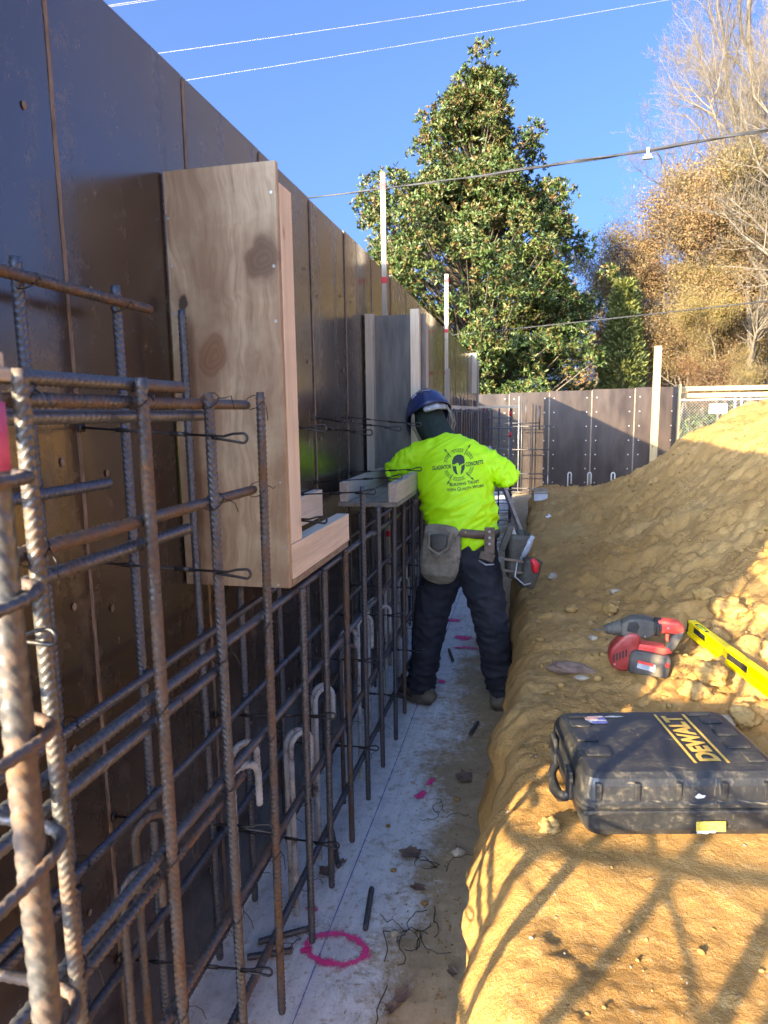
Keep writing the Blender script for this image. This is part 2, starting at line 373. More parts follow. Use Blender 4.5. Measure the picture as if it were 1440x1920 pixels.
M['sticker_blue'] = simple('blue_sticker', (0.035, 0.055, 0.22), (0.08, 0.10, 0.32), 80, 0.6, 0, 0)
M['sticker_red'] = simple('faded_red_sticker', (0.35, 0.16, 0.14), (0.5, 0.28, 0.24), 80, 0.6, 0, 0)
M['sticker_yellow'] = simple('yellow_sticker', (0.36, 0.26, 0.03), (0.50, 0.40, 0.08), 50, 0.6, 0, 0)
M['drill_red'] = simple('dusty_red_plastic', (0.22, 0.014, 0.014), (0.34, 0.05, 0.04), 14, 0.42, 0.05, 0.001, rvar=0.12)
M['drill_bright'] = simple('bright_red_plastic', (0.62, 0.03, 0.025), (0.70, 0.07, 0.05), 14, 0.4, 0, 0)
M['drill_grey'] = simple('dusty_black_rubber', (0.030, 0.029, 0.028), (0.11, 0.095, 0.075), 9, 0.7, 0.2, 0.002)
M['level'] = simple('yellow_level_paint', (0.70, 0.47, 0.008), (0.78, 0.56, 0.015), 12, 0.4, 0.03, 0.001)
M['black'] = simple('black_plastic', (0.012, 0.012, 0.012), (0.03, 0.03, 0.03), 30, 0.5, 0, 0)
M['vial'] = simple('green_vial', (0.30, 0.42, 0.05), (0.36, 0.5, 0.08), 30, 0.15, 0, 0)
M['card'] = simple('cardboard', (0.24, 0.17, 0.11), (0.34, 0.25, 0.17), 10, 0.85, 0, 0)
M['label_white'] = simple('white_box_end', (0.48, 0.50, 0.55), (0.58, 0.60, 0.64), 10, 0.7, 0, 0)
M['bottle'] = simple('clear_bottle_plastic', (0.22, 0.26, 0.32), (0.36, 0.42, 0.5), 30, 0.15, 0, 0)
M['red_plastic'] = simple('red_plastic_cap', (0.55, 0.012, 0.02), (0.62, 0.02, 0.03), 30, 0.4, 0, 0)
M['pinkmark'] = simple('pink_painted_steel', (0.45, 0.05, 0.12), (0.6, 0.10, 0.2), 40, 0.7, 0, 0)

# ------------------------------------------------------------------ helpers
W = {}
def reg(o, mw): W[o.name] = mw
def thing(name, label, cat, loc=(0, 0, 0), rot=None, group=None):
    o = bpy.data.objects.new(name, None); C.objects.link(o)
    o.empty_display_size = 0.1
    mw = Matrix.Translation(Vector(loc))
    if rot is not None: mw = mw @ rot.to_4x4()
    o.matrix_world = mw; reg(o, mw)
    o['label'] = label; o['category'] = cat
    if group: o['group'] = group
    return o
def tag(o, label, cat, group=None):
    o['label'] = label; o['category'] = cat
    if group: o['group'] = group
    return o
def obj(name, me, mat=None, parent=None, local=False, mw=None):
    """a mesh object; parented parts are given in world coordinates unless local=True"""
    o = bpy.data.objects.new(name, me); C.objects.link(o)
    if mat is not None:
        mats = mat if isinstance(mat, (list, tuple)) else [mat]
        if len(me.materials) == 0:
            for k in mats: me.materials.append(M[k] if isinstance(k, str) else k)
    base = mw if mw is not None else Matrix.Identity(4)
    if parent is not None:
        o.parent = parent
        if local:
            o.matrix_basis = base; reg(o, W[parent.name] @ base)
        else:
            o.matrix_parent_inverse = W[parent.name].inverted(); o.matrix_basis = base; reg(o, base)
    else:
        o.matrix_basis = base; reg(o, base)
    return o
def struct(o): o['kind'] = 'structure'; return o
def stuff(o): o['kind'] = 'stuff'; return o
def mesh(name, v, f, smooth=False):
    me = bpy.data.meshes.new(name)
    me.from_pydata([tuple(p) for p in v], [], [tuple(q) for q in f]); me.update()
    if smooth: me.polygons.foreach_set('use_smooth', [True] * len(me.polygons))
    return me
def mesh_np(name, v, f, smooth=True, attr=None):
    """v (n,3) array, f (m,k) array of equal sized faces"""
    me = bpy.data.meshes.new(name)
    v = np.ascontiguousarray(v, dtype=np.float32); f = np.ascontiguousarray(f, dtype=np.int32)
    me.vertices.add(len(v)); me.vertices.foreach_set('co', v.ravel())
    m, k = f.shape
    me.loops.add(m * k); me.loops.foreach_set('vertex_index', f.ravel())
    me.polygons.add(m); me.polygons.foreach_set('loop_start', np.arange(0, m * k, k, dtype=np.int32))
    try: me.polygons.foreach_set('loop_total', np.full(m, k, dtype=np.int32))
    except Exception: pass
    me.polygons.foreach_set('use_smooth', np.full(m, smooth, dtype=bool))
    if attr:
        for nm, arr in attr.items():
            a = me.attributes.new(nm, 'FLOAT', 'POINT'); a.data.foreach_set('value', np.ascontiguousarray(arr, dtype=np.float32))
    me.update(calc_edges=True)
    return me
class B:
    """collects boxes, tubes and so on into one mesh"""
    def __init__(s): s.v = []; s.f = []; s.m = []
    def add(s, v, f, mi=0):
        o = len(s.v); s.v += [tuple(p) for p in v]; s.f += [tuple(i + o for i in q) for q in f]; s.m += [mi] * len(f); return s
    def box(s, lo, hi, mi=0, rot=None, c=None):
        x0, y0, z0 = lo; x1, y1, z1 = hi
        v = [Vector(p) for p in ((x0, y0, z0), (x1, y0, z0), (x1, y1, z0), (x0, y1, z0), (x0, y0, z1), (x1, y0, z1), (x1, y1, z1), (x0, y1, z1))]
        if rot is not None:
            cc = Vector(c) if c is not None else (Vector(lo) + Vector(hi)) / 2
            v = [cc + rot @ (p - cc) for p in v]
        return s.add(v, [(3, 2, 1, 0), (4, 5, 6, 7), (0, 1, 5, 4), (1, 2, 6, 5), (2, 3, 7, 6), (3, 0, 4, 7)], mi)
    def tube(s, pts, r, n=8, mi=0, cap=True):
        v, f = sweep(pts, r, n, cap); return s.add(v, f, mi)
    def build(s, name, smooth=False, bevel=0.0, seg=2):
        me = mesh(name, s.v, s.f, smooth)
        if any(s.m): me.polygons.foreach_set('material_index', s.m)
        if bevel: me = bevelled(me, bevel, seg)
        return me
def bevelled(me, w, seg=2):
    bm = bmesh.new(); bm.from_mesh(me)
    bmesh.ops.recalc_face_normals(bm, faces=bm.faces)
    bmesh.ops.bevel(bm, geom=[e for e in bm.edges if e.calc_face_angle(0) > 0.5], offset=w, segments=seg, affect='EDGES', profile=0.6, clamp_overlap=True)
    bm.to_mesh(me); bm.free(); return me
def frames(P):
    P = [Vector(p) for p in P]; n = len(P); T = []
    for i in range(n):
        a = P[max(i - 1, 0)]; b = P[min(i + 1, n - 1)]; T.append((b - a).normalized())
    up = Vector((0, 0, 1)) if abs(T[0].z) < 0.9 else Vector((1, 0, 0))
    s = T[0].cross(up).normalized(); S = [s]
    for i in range(1, n):
        s = S[-1] - T[i] * S[-1].dot(T[i])
        S.append(s.normalized())
    return P, T, S
def sweep(pts, r, n=8, cap=True):
    P, T, S = frames(pts); v = []; f = []
    rs = r if hasattr(r, '__len__') else [r] * len(P)
    for p, t, s, rr in zip(P, T, S, rs):
        b = t.cross(s)
        for k in range(n):
            a = 2 * math.pi * k / n
            v.append(p + (s * math.cos(a) + b * math.sin(a)) * rr)
    for i in range(len(P) - 1):
        for k in range(n):
            k2 = (k + 1) % n
            f.append((i * n + k, i * n + k2, (i + 1) * n + k2, (i + 1) * n + k))
    if cap:
        f.append(tuple(range(n))[::-1]); f.append(tuple((len(P) - 1) * n + k for k in range(n)))
    return v, f
def rebar(name, pts, r, n=8, pitch=0.0105, rib=0.0011, slant=0.5):
    """deformed bar: slanted transverse ribs are real rings on the swept bar"""
    P = [Vector(p) for p in pts]
    seg = [(P[i + 1] - P[i]).length for i in range(len(P) - 1)]; total = sum(seg)
    cum = [0]
    for s in seg: cum.append(cum[-1] + s)
    ss = [0.0]; rr = [r]; s = 0.003
    pat = ((0.50, 0), (0.12, 1), (0.26, 1), (0.12, 0))
    while s < total - pitch:
        for d, h in pat:
            ss.append(s); rr.append(r + rib * h); s += d * pitch
    ss.append(total); rr.append(r)
    ss = np.array(ss); rr = np.array(rr)
    Pa = np.array([tuple(p) for p in P]); cum = np.array(cum)
    pos = np.stack([np.interp(ss, cum, Pa[:, k]) for k in range(3)], 1)
    if len(P) == 2:
        t = (P[1] - P[0]).normalized(); up = Vector((0, 0, 1)) if abs(t.z) < 0.9 else Vector((1, 0, 0))
        s1 = t.cross(up).normalized(); s2 = t.cross(s1)
        Tm = np.repeat(np.array([tuple(t)]), len(ss), 0); S1 = np.repeat(np.array([tuple(s1)]), len(ss), 0); S2 = np.repeat(np.array([tuple(s2)]), len(ss), 0)
    else:
        _, T, S = frames([Vector(p) for p in pos])
        Tm = np.array([tuple(t) for t in T]); S1 = np.array([tuple(t) for t in S]); S2 = np.cross(Tm, S1)
    ang = np.arange(n) * 2 * math.pi / n
    ca, sa = np.cos(ang), np.sin(ang)
    sl = slant * pitch * np.cos(ang * 2)
    edge = np.minimum(1, np.minimum(ss, total - ss) / (2 * pitch))
    V = pos[:, None, :] + rr[:, None, None] * (S1[:, None, :] * ca[None, :, None] + S2[:, None, :] * sa[None, :, None]) + Tm[:, None, :] * (sl[None, :, None] * edge[:, None, None])
    m = len(ss); V = V.reshape(-1, 3)
    i = np.arange(m - 1)[:, None] * n; k = np.arange(n)[None, :]; k2 = (k + 1) % n
    F = np.stack([i + k, i + k2, i + n + k2, i + n + k], 2).reshape(-1, 4)
    c0 = len(V); V = np.vstack([V, pos[0], pos[-1]])
    kk = np.arange(n); kk2 = (kk + 1) % n
    F = np.vstack([F, np.stack([np.full(n, c0), kk2, kk, kk], 1)[:, :4]]) if False else F
    me = mesh_np(name, V[:c0], F, True)
    bm = bmesh.new(); bm.from_mesh(me); bm.verts.ensure_lookup_table()
    try:
        bm.faces.new([bm.verts[q] for q in range(n)][::-1]); bm.faces.new([bm.verts[(m - 1) * n + q] for q in range(n)])
    except Exception: pass
    bm.to_mesh(me); bm.free()
    return me
def lerp(a, b, t): return a + (b - a) * t
# value noise in numpy
def _hash(ix, iy, seed):
    h = (ix.astype(np.int64) * 374761393 + iy.astype(np.int64) * 668265263 + seed * 974634777) & 0x7fffffff
    h = ((h ^ (h >> 13)) * 1274126177) & 0x7fffffff
    return ((h ^ (h >> 16)) & 0xffff) / 65535.0
def vnoise(x, y, seed=0):
    ix = np.floor(x); iy = np.floor(y); fx = x - ix; fy = y - iy
    fx = fx * fx * fx * (fx * (fx * 6 - 15) + 10); fy = fy * fy * fy * (fy * (fy * 6 - 15) + 10)
    a = _hash(ix, iy, seed); b = _hash(ix + 1, iy, seed); c = _hash(ix, iy + 1, seed); d = _hash(ix + 1, iy + 1, seed)
    return (a * (1 - fx) + b * fx) * (1 - fy) + (c * (1 - fx) + d * fx) * fy - 0.5
def fbm(x, y, scale, octs=4, seed=0, gain=0.5):
    s = 0; a = 1.0
    for k in range(octs):
        c, sn = math.cos(k * 1.3), math.sin(k * 1.3)
        s = s + a * vnoise((x * c - y * sn) * scale + 17.3 * k, (x * sn + y * c) * scale - 9.1 * k, seed + k); scale *= 2.03; a *= gain
    return s
def remeshed(name, builders, voxel=0.012, smooth=4, factor=0.5):
    """join closed lofts, fuse them with a voxel remesh and smooth"""
    me = builders.build(name + '_src')
    o = bpy.data.objects.new('tmp', me); C.objects.link(o)
    md = o.modifiers.new('r', 'REMESH'); md.mode = 'VOXEL'; md.voxel_size = voxel; md.use_smooth_shade = True
    if smooth:
        sm = o.modifiers.new('s', 'SMOOTH'); sm.factor = factor; sm.iterations = smooth
    dg = bpy.context.evaluated_depsgraph_get(); dg.update()
    res = bpy.data.meshes.new_from_object(o.evaluated_get(dg))
    bpy.data.objects.remove(o); res.name = name
    res.materials.clear()
    res.polygons.foreach_set('use_smooth', [True] * len(res.polygons))
    return res
def loft(b, rings, n=18, side=(1, 0, 0), round_ends=True, mi=0):
    """rings: (centre, half width along side, half depth); closed tapered form"""
    P = [Vector(r[0]) for r in rings]
    A = [r[1] for r in rings]; D = [r[2] for r in rings]
    if round_ends:
        t0 = (P[0] - P[1]).normalized(); t1 = (P[-1] - P[-2]).normalized()
        e0, e1 = min(A[0], D[0]), min(A[-1], D[-1])
        pre = [(P[0] + t0 * e0 * 0.95, A[0] * 0.2, D[0] * 0.2), (P[0] + t0 * e0 * 0.6, A[0] * 0.75, D[0] * 0.75)]
        post = [(P[-1] + t1 * e1 * 0.6, A[-1] * 0.75, D[-1] * 0.75), (P[-1] + t1 * e1 * 0.95, A[-1] * 0.2, D[-1] * 0.2)]
        al = pre + list(zip(P, A, D)) + post
        P = [x[0] for x in al]; A = [x[1] for x in al]; D = [x[2] for x in al]
    m = len(P); v = []; f = []
    sd = Vector(side)
    for i in range(m):
        t = (P[min(i + 1, m - 1)] - P[max(i - 1, 0)]).normalized()
        s = (sd - t * sd.dot(t)).normalized(); q = t.cross(s)
        for k in range(n):
            a = 2 * math.pi * k / n
            v.append(P[i] + s * math.cos(a) * A[i] + q * math.sin(a) * D[i])
    for i in range(m - 1):
        for k in range(n):
            k2 = (k + 1) % n; f.append((i * n + k, i * n + k2, (i + 1) * n + k2, (i + 1) * n + k))
    f.append(tuple(range(n))[::-1]); f.append(tuple((m - 1) * n + k for k in range(n)))
    b.add(v, f, mi); return b
ORD = ['first', 'second', 'third', 'fourth', 'fifth', 'sixth', 'seventh', 'eighth', 'ninth', 'tenth', 'eleventh', 'twelfth', 'thirteenth', 'fourteenth', 'fifteenth', 'sixteenth', 'seventeenth', 'eighteenth', 'nineteenth', 'twentieth']
# ================================================================== THE SETTING
PX = [-0.20, -0.08, 0.0, 0.30, 0.66, 0.90, 1.10, 1.30, 1.56, 2.10, 3.0, 5.0, 8.0, 12.0]
PZ = [0.44, 0.52, 0.57, 0.61, 0.72, 0.83, 0.98, 1.14, 1.36, 1.60, 1.66, 1.62, 1.2, 0.6]
def sm(t): t = np.clip(t, 0, 1); return t * t * (3 - 2 * t)
def edge_x(y): return 0.825 + 0.10 * sm((y - 4.0) / 5.0) + 0.045 * fbm(y, y * 0 + 3.0, 1.6, 4, 5)
def base_h(x, y):
    X = x - 0.91
    p = np.interp(X, PX, PZ)
    near = 0.59 + 0.05 * np.clip(X, -0.2, 3) - 0.5 * np.clip(-0.02 - X, 0, 1)
    k = sm((y - 1.7) / 1.1)
    h = near * (1 - k) + p * k
    y0 = 7.0 + np.clip(X - 1.8, 0, 3) * 2
    h = 0.58 + (h - 0.58) * (1 - sm((y - y0) / 2.6))
    y1 = 9.2 + np.clip(X - 1.5, 0, 5) * 2.2
    return h * (1 - sm((y - y1) / 1.6))
def rough_h(x, y):
    X = x - 0.91
    lump = 0.11 * fbm(x, y, 1.1, 3, 1) + 0.05 * fbm(x, y, 2.9, 3, 6)
    clod = sm((X - 0.10) / 0.5) * sm((y - 1.85) / 0.5)
    wide = 0.5 + 0.5 * clod
    m = 0.060 * wide * fbm(x, y, 5.0, 4, 2) + 0.032 * wide * fbm(x, y, 21.0, 3, 3) + 0.012 * fbm(x, y, 55.0, 2, 4)
    rid = np.abs(fbm(x, y, 7.5, 3, 8))
    flat = 1 - 0.75 * np.exp(-(((x - 1.25) / 0.34) ** 2 + ((y - 1.66) / 0.30) ** 2) ** 2)
    return (lump * 0.6 * (0.35 + 0.65 * sm((y - 1.0) / 2.5)) + m - 0.05 * clod * rid) * flat * (0.42 + 0.58 * sm((y - 1.35) / 0.9))
def H(x, y):
    x = np.asarray(x, float); y = np.asarray(y, float)
    return base_h(x, y) + rough_h(x, y)
def Hf(x, y): return float(H(np.array([x]), np.array([y]))[0])

rows = [-1.4]
while rows[-1] < 13.2:
    y = rows[-1]; rows.append(y + (0.03 if y < 0.7 else 0.011 if y < 3.0 else 0.011 + (y - 3.0) * 0.009))
rows = np.array(rows)
cols = [0.0]
while cols[-1] < 12.5:
    c = cols[-1]; cols.append(c + (0.011 if c < 1.1 else 0.011 + (c - 1.1) * 0.02))
cols = np.array(cols)
Yg, Sg = np.meshgrid(rows, cols, indexing='ij')
xe = edge_x(rows)[:, None]
xw = 0.07 * fbm(Yg, Sg, 5.0, 4, 11)
Xg = xe + Sg + xw * np.exp(-Sg * 8)
Zg = H(Xg, Yg)
drop = np.exp(-(Sg / 0.045) ** 1.2) * 0.09
Zg = Zg - drop * (Zg > 0.2) + 0.045 * fbm(Xg, Yg, 8.0, 4, 77) * np.exp(-Sg / 0.10)
nf = 14                                     # the cut face of the trench
tf = np.linspace(0, 1, nf, endpoint=False)[None, :]
top = Zg[:, :1]; xt = Xg[:, :1]
Zf = -0.05 + (top + 0.05) * tf
Xf = xt - 0.006 - 0.05 * (1 - tf) ** 2 + 0.05 * (1 - np.abs(2 * tf - 1)) * fbm(np.repeat(rows[:, None], nf, 1), Zf * 1.0, 5.5, 4, 21) + 0.02
Yf = np.repeat(rows[:, None], nf, 1)
VX = np.hstack([Xf, Xg]); VY = np.hstack([Yf, Yg]); VZ = np.hstack([Zf, Zg])
nr, nc = VX.shape
i = np.arange(nr - 1)[:, None] * nc; k = np.arange(nc - 1)[None, :]
F = np.stack([i + k, i + k + 1, i + nc + k + 1, i + nc + k], 2).reshape(-1, 4)
bank = struct(obj('soil_bank', mesh_np('soil_bank', np.stack([VX, VY, VZ], 2).reshape(-1, 3), F, True), 'dirt'))

def zf(x, y): return 0.004 * fbm(np.asarray(x, float), np.asarray(y, float), 3.0, 2, 31) + 0.012 * sm((np.asarray(x, float) - 0.5) / 0.35)
fx = np.concatenate([np.linspace(-0.6, 0.2, 8, endpoint=False), np.linspace(0.2, 1.05, 40)]); fy = np.concatenate([np.linspace(-2, 0.8, 20, endpoint=False), np.linspace(0.8, 5, 170, endpoint=False), np.linspace(5, 14.6, 90)])
FXg, FYg = np.meshgrid(fx, fy)
FZg = zf(FXg, FYg) + 0.004 * sm((FXg - 0.45) / 0.2) * fbm(FXg, FYg, 22.0, 2, 33)
nr, nc = FXg.shape
i = np.arange(nr - 1)[:, None] * nc; k = np.arange(nc - 1)[None, :]
F = np.stack([i + k, i + k + 1, i + nc + k + 1, i + nc + k], 2).reshape(-1, 4)
footing = struct(obj('footing', mesh_np('footing', np.stack([FXg, FYg, FZg], 2).reshape(-1, 3), F, True), 'footing'))
gm = B(); gm.add([(-900, -900, -0.06), (900, -900, -0.06), (900, 900, -0.06), (-900, 900, -0.06)], [(0, 1, 2, 3)])
struct(obj('ground', gm.build('ground'), 'ground'))
gm = B(); gm.add([(1.05, 8.8, -0.03), (14, 8.8, -0.03), (14, 14.6, -0.03), (1.05, 14.6, -0.03)], [(0, 1, 2, 3)])
struct(obj('excavation_floor', gm.build('excavation_floor'), 'dirt'))

# marking paint on the footing
def stroke(pts, width, fade=0.35, closed=False):
    if not closed and len(pts) < 8:
        q_ = np.linspace(0, len(pts) - 1, 12); pts = [(np.interp(t, range(len(pts)), [p[0] for p in pts]), np.interp(t, range(len(pts)), [p[1] for p in pts])) for t in q_]
    P = [Vector((p[0], p[1], 0)) for p in pts]; n = len(P); v = []; d = []; f = []
    prof = ((-2.6, 0.0), (-0.9, 0.30), (0, 0.52), (0.9, 0.30), (2.6, 0.0))
    for i in range(n):
        a = P[(i - 1) % n] if closed else P[max(i - 1, 0)]; b = P[(i + 1) % n] if closed else P[min(i + 1, n - 1)]
        t = (b - a).normalized(); s = Vector((t.y, -t.x, 0))
        e = 1.0 if closed else min(1, 0.3 + min(i, n - 1 - i) * 0.25)
        wob = 1 + 0.35 * noise.noise(P[i] * 30)
        for o_, q in prof:
            p = P[i] + s * o_ * width * 0.5 * wob
            v.append((p.x, p.y, float(zf(p.x, p.y)) + 0.006)); d.append(q * e)
    for i in range(n if closed else n - 1):
        j = (i + 1) % n
        for q in range(4): f.append((i * 5 + q, j * 5 + q, j * 5 + q + 1, i * 5 + q + 1))
    return np.array(v), np.array(f), np.array(d)
def paint(name, mat, strokes, label, cat, group=None):
    V, Fc, Dn = [], [], []; o = 0
    for s in strokes:
        v, f, d = stroke(*s[:2], closed=s[2] if len(s) > 2 else False); V.append(v); Fc.append(f + o); Dn.append(d); o += len(v)
    ob = obj(name, mesh_np(name, np.vstack(V), np.vstack(Fc), True, {'dens': np.concatenate(Dn)}), mat)
    return tag(ob, label, cat, group)
ring = [(0.372 + 0.088 * math.cos(a), 1.690 + 0.056 * math.sin(a)) for a in np.linspace(0, 2 * math.pi, 40, endpoint=False)]
paint('paint_ring', 'pink', [(ring, 0.027, True), ([(0.262, 1.66), (0.29, 1.665), (0.31, 1.68)], 0.022)], 'pink spray painted ring on the concrete footing', 'paint mark')
paint('paint_mark', 'pink', [([(0.225, 1.83), (0.25, 1.835), (0.275, 1.82)], 0.03)], 'small pink paint dab among the bars behind the pink ring', 'paint mark')
paint('paint_mark', 'pink', [([(0.455, 2.50), (0.49, 2.53), (0.50, 2.58)], 0.045), ([(0.50, 2.60), (0.53, 2.68)], 0.03)], 'smudged pink paint mark on the footing before the worker', 'paint mark')
paint('paint_mark', 'pink', [([(0.40, 3.70), (0.42, 3.73), (0.44, 3.70)], 0.06)], 'pink paint blot beside the heel of the left boot', 'paint mark')
paint('paint_mark', 'pink', [([(0.40, 4.58), (0.46, 4.50), (0.53, 4.56)], 0.09), ([(0.40, 4.30), (0.5, 4.33), (0.62, 4.30)], 0.045)], 'wide pink paint splash seen between the worker\'s legs', 'paint mark')
paint('paint_mark', 'pink', [([(0.28, 4.92), (0.35, 4.90), (0.42, 4.93)], 0.09)], 'farthest pink paint mark, between the worker\'s knees', 'paint mark')
paint('chalk_line', 'chalk', [([(0.333 + 0.002 * math.sin(t * 3), t) for t in np.linspace(1.0, 8, 200)], 0.0045)], 'blue chalk line snapped along the footing', 'chalk line')

# ------------------------------------------------------------------ the long form wall
WALL_TOP = 2.455
seams = [0.30, 0.68, 1.213, 1.735, 2.25, 2.77, 3.30, 3.86]
while seams[-1] < 11.2: seams.append(seams[-1] + 0.545)
wall = thing('formwork_wall', 'long dark brown film-faced formwork wall along the left of the trench', 'formwork', (0, seams[0], 0))
for a, b in zip(seams[:-1], seams[1:]):
    d = random.uniform(-0.0025, 0.0025); tz = WALL_TOP + random.uniform(-0.006, 0.006)
    bb = B(); bb.box((-0.0190 + d, a + 0.003, 0.022), (d, b - 0.003, tz))
    obj('panel', bb.build('panel', bevel=0.0015, seg=1), 'film', wall)
    # frame behind each panel: two studs and plates
    fb = B()
    fb.box((-0.108, a + 0.004, 0.022), (-0.0225, a + 0.042, tz - 0.03)); fb.box((-0.108, b - 0.042, 0.022), (-0.0225, b - 0.004, tz - 0.03))
    for zz in (0.024, 0.6, 1.2, 1.8, 2.385): fb.box((-0.106, a + 0.043, zz), (-0.0225, b - 0.043, zz + 0.04))
    obj('panel_frame', fb.build('panel_frame'), 'grey_z', wall)
for s in seams[1:-1]:
    pts = []
    bb = B(); w = random.uniform(0.005, 0.0085)
    zs = np.linspace(0.03, WALL_TOP - 0.015, 26)
    L_ = [(0.0015 + random.uniform(0, 0.0012), s - w + random.uniform(-0.001, 0.001), z) for z in zs]
    R_ = [(0.0015 + random.uniform(0, 0.0012), s + w + random.uniform(-0.001, 0.001), z) for z in zs]
    v = L_ + R_ + [(-0.012, s - 0.0028, z) for z in zs] + [(-0.012, s + 0.0028, z) for z in zs]
    n = len(zs); f = []
    for q in range(n - 1):
        f += [(q, n + q, n + q + 1, q + 1), (2 * n + q, q, q + 1, 2 * n + q + 1), (n + q, 3 * n + q, 3 * n + q + 1, n + q + 1)]
    bb.add(v, f)
    obj('seam_strip', bb.build('seam_strip'), 'seam', wall)
bb = B()                                        # screw heads, too small to pick apart
for a, b in zip(seams[:-1], seams[1:]):
    for z in np.arange(0.25, 2.4, 0.31):
        for yy in (a + 0.075, b - 0.075):
            if random.random() < 0.8:
                y0, z0 = yy + random.uniform(-0.02, 0.02), z + random.uniform(-0.05, 0.05)
                r_ = random.uniform(0.006, 0.009)
                v = [(0.0035, y0 + r_ * math.cos(q), z0 + r_ * 1.2 * math.sin(q)) for q in np.linspace(0, 2 * math.pi, 8, endpoint=False)] + [(0.0048, y0 + r_ * .6 * math.cos(q), z0 + r_ * .7 * math.sin(q)) for q in np.linspace(0, 2 * math.pi, 8, endpoint=False)]
                bb.add(v, [(q, (q + 1) % 8, 8 + (q + 1) % 8, 8 + q) for q in range(8)] + [tuple(range(8, 16))])
stuff(obj('screw_heads', bb.build('screw_heads'), 'seam', wall))
bb = B(); bb.box((0.0, 0.4, 0.006), (0.016, 10.9, 0.021)); obj('chamfer_strip', bb.build('chamfer_strip'), 'sign', wall)
bb = B(); bb.box((-0.02, 10.50, 1.86), (0.07, 10.59, 2.47)); obj('end_stud', bb.build('end_stud', bevel=0.003), 'pine_z', wall)
bb = B(); bb.box((-0.04, seams[-1] + .002, 0.1), (0.03, seams[-1] + .05, 2.43)); obj('end_post', bb.build('end_post', bevel=0.003), 'grey_z', wall)

# ------------------------------------------------------------------ the far form wall
KF = 0.944
def kx(x): return 0.91 + (x - 0.91) * KF
def kz(z): return 1.57 + (z - 1.57) * KF
YF = 13.4
fwall = thing('formwork_wall', 'low reddish brown formwork wall across the far end of the excavation', 'formwork', (1.7, YF, 0))
xs = [kx(x) for x in (-0.45, 0.455, 1.26, 2.09, 2.91, 3.70)]
for q, (a, b) in enumerate(zip(xs[:-1], xs[1:])):
    tz = kz(1.945 + 0.018 * q); dy = 0.05 if q == 0 else random.uniform(-.002, .002)
    bb = B(); bb.box((a + 0.004, YF + dy, 0.0), (b - 0.004, YF + 0.022 + dy, tz)); obj('panel', bb.build('panel'), 'film_far', fwall)
    bb = B()
    for xx in (a + 0.006, (a + b) / 2, b - 0.046): bb.box((xx, YF + 0.0235 + dy, 0), (xx + 0.04, YF + 0.11 + dy, tz - 0.01))
    obj('panel_frame', bb.build('panel_frame'), 'grey_z', fwall)
    if q:
        bb = B(); bb.box((a - 0.010, YF - 0.010, 0.02), (a + 0.010, YF - 0.003, tz - 0.03)); obj('seam_strip', bb.build('seam_strip'), 'seam', fwall)
bb = B()
for a in xs[1:]:
    for z in np.arange(0.2, 1.85, 0.27):
        for s in (-0.09, 0.09):
            if a + s < xs[-1]: bb.box((a + s - 0.010, YF - 0.012, z - 0.010), (a + s + 0.010, YF - 0.0045, z + 0.010))
stuff(obj('screw_heads', bb.build('screw_heads'), 'screw', fwall))
bb = B(); bb.box((xs[-1] + .005, YF - .05, 0), (xs[-1] + .045, YF + .07, kz(2.06))); obj('end_post', bb.build('end_post'), 'pine_far', fwall)
swall = thing('formwork_wall', 'low dark formwork wall continuing past the end of the long wall to the far corner', 'formwork', (-0.42, 12.2, 0))
for a, b in ((11.6, 12.2), (12.2, 12.8), (12.8, 13.38)):
    bb = B(); bb.box((-0.44, a + .003, 0), (-0.42, b - .003, 1.92)); obj('panel', bb.build('panel'), 'film_far', swall)
    bb = B(); bb.box((-0.53, a + .006, 0), (-0.4425, a + .046, 1.9)); bb.box((-0.53, b - .046, 0), (-0.4425, b - .006, 1.9)); obj('panel_frame', bb.build('panel_frame'), 'grey_z', swall)
bb = B(); bb.box((kx(3.10), 12.62, 0.2), (kx(3.23), 12.66, kz(2.735))); tag(obj('lumber_post', bb.build('lumber_post', bevel=0.004), 'pine_far'), 'tall sunlit pine board standing before the far formwork wall', 'post')
rail = thing('guard_rail', 'double pine guard rail right of the far formwork wall', 'railing', (5, YF + .15, 0))
for z, y in ((kz(1.93), YF + .16), (kz(1.80), YF + .20)):
    bb = B(); bb.box((xs[-1] + .06, y, z), (10.5, y + 0.04, z + 0.085)); obj('rail', bb.build('rail', bevel=0.004), 'pine_far_x', rail)
for x in (5.9, 8.2, 10.3):
    bb = B(); bb.box((x, YF + .245, 0), (x + 0.09, YF + .285, 1.95)); obj('post', bb.build('post'), 'pine_far', rail)
# chain link fence
fen = thing('chain_link_fence', 'chain link fence with a white sign behind the guard rail', 'fence', (7, 19, 0))
bb = B()
FX0, FX1, FZ0, FZ1 = 4.4, 11.4, 0.0, 1.80
d = 0.075
for s in (-1, 1):
    for q in np.arange(-FZ1, FX1 - FX0, d):
        a = max(q, 0); b = min(q + FZ1, FX1 - FX0)
        if b - a < 0.05: continue
        za, zb = (a - q), (b - q)
        if s < 0: za, zb = FZ1 - za, FZ1 - zb
        bb.tube([(FX0 + a, 19 + 0.003 * s, za), (FX0 + b, 19 + 0.003 * s, zb)], 0.0035, 3, cap=False)
stuff(obj('chain_link', bb.build('chain_link'), 'galv', fen))
for x in (4.4, 6.05, 6.2, 8.8, 11.4):
    bb = B(); bb.tube([(x, 19.03, -0.05), (x, 19.03, 1.86)], 0.03, 8); obj('fence_post', bb.build('fence_post', True), 'galv', fen)
bb = B(); bb.tube([(FX0, 19.03, 1.82), (FX1, 19.03, 1.82)], 0.02, 6); obj('top_rail', bb.build('top_rail', True), 'galv', fen)
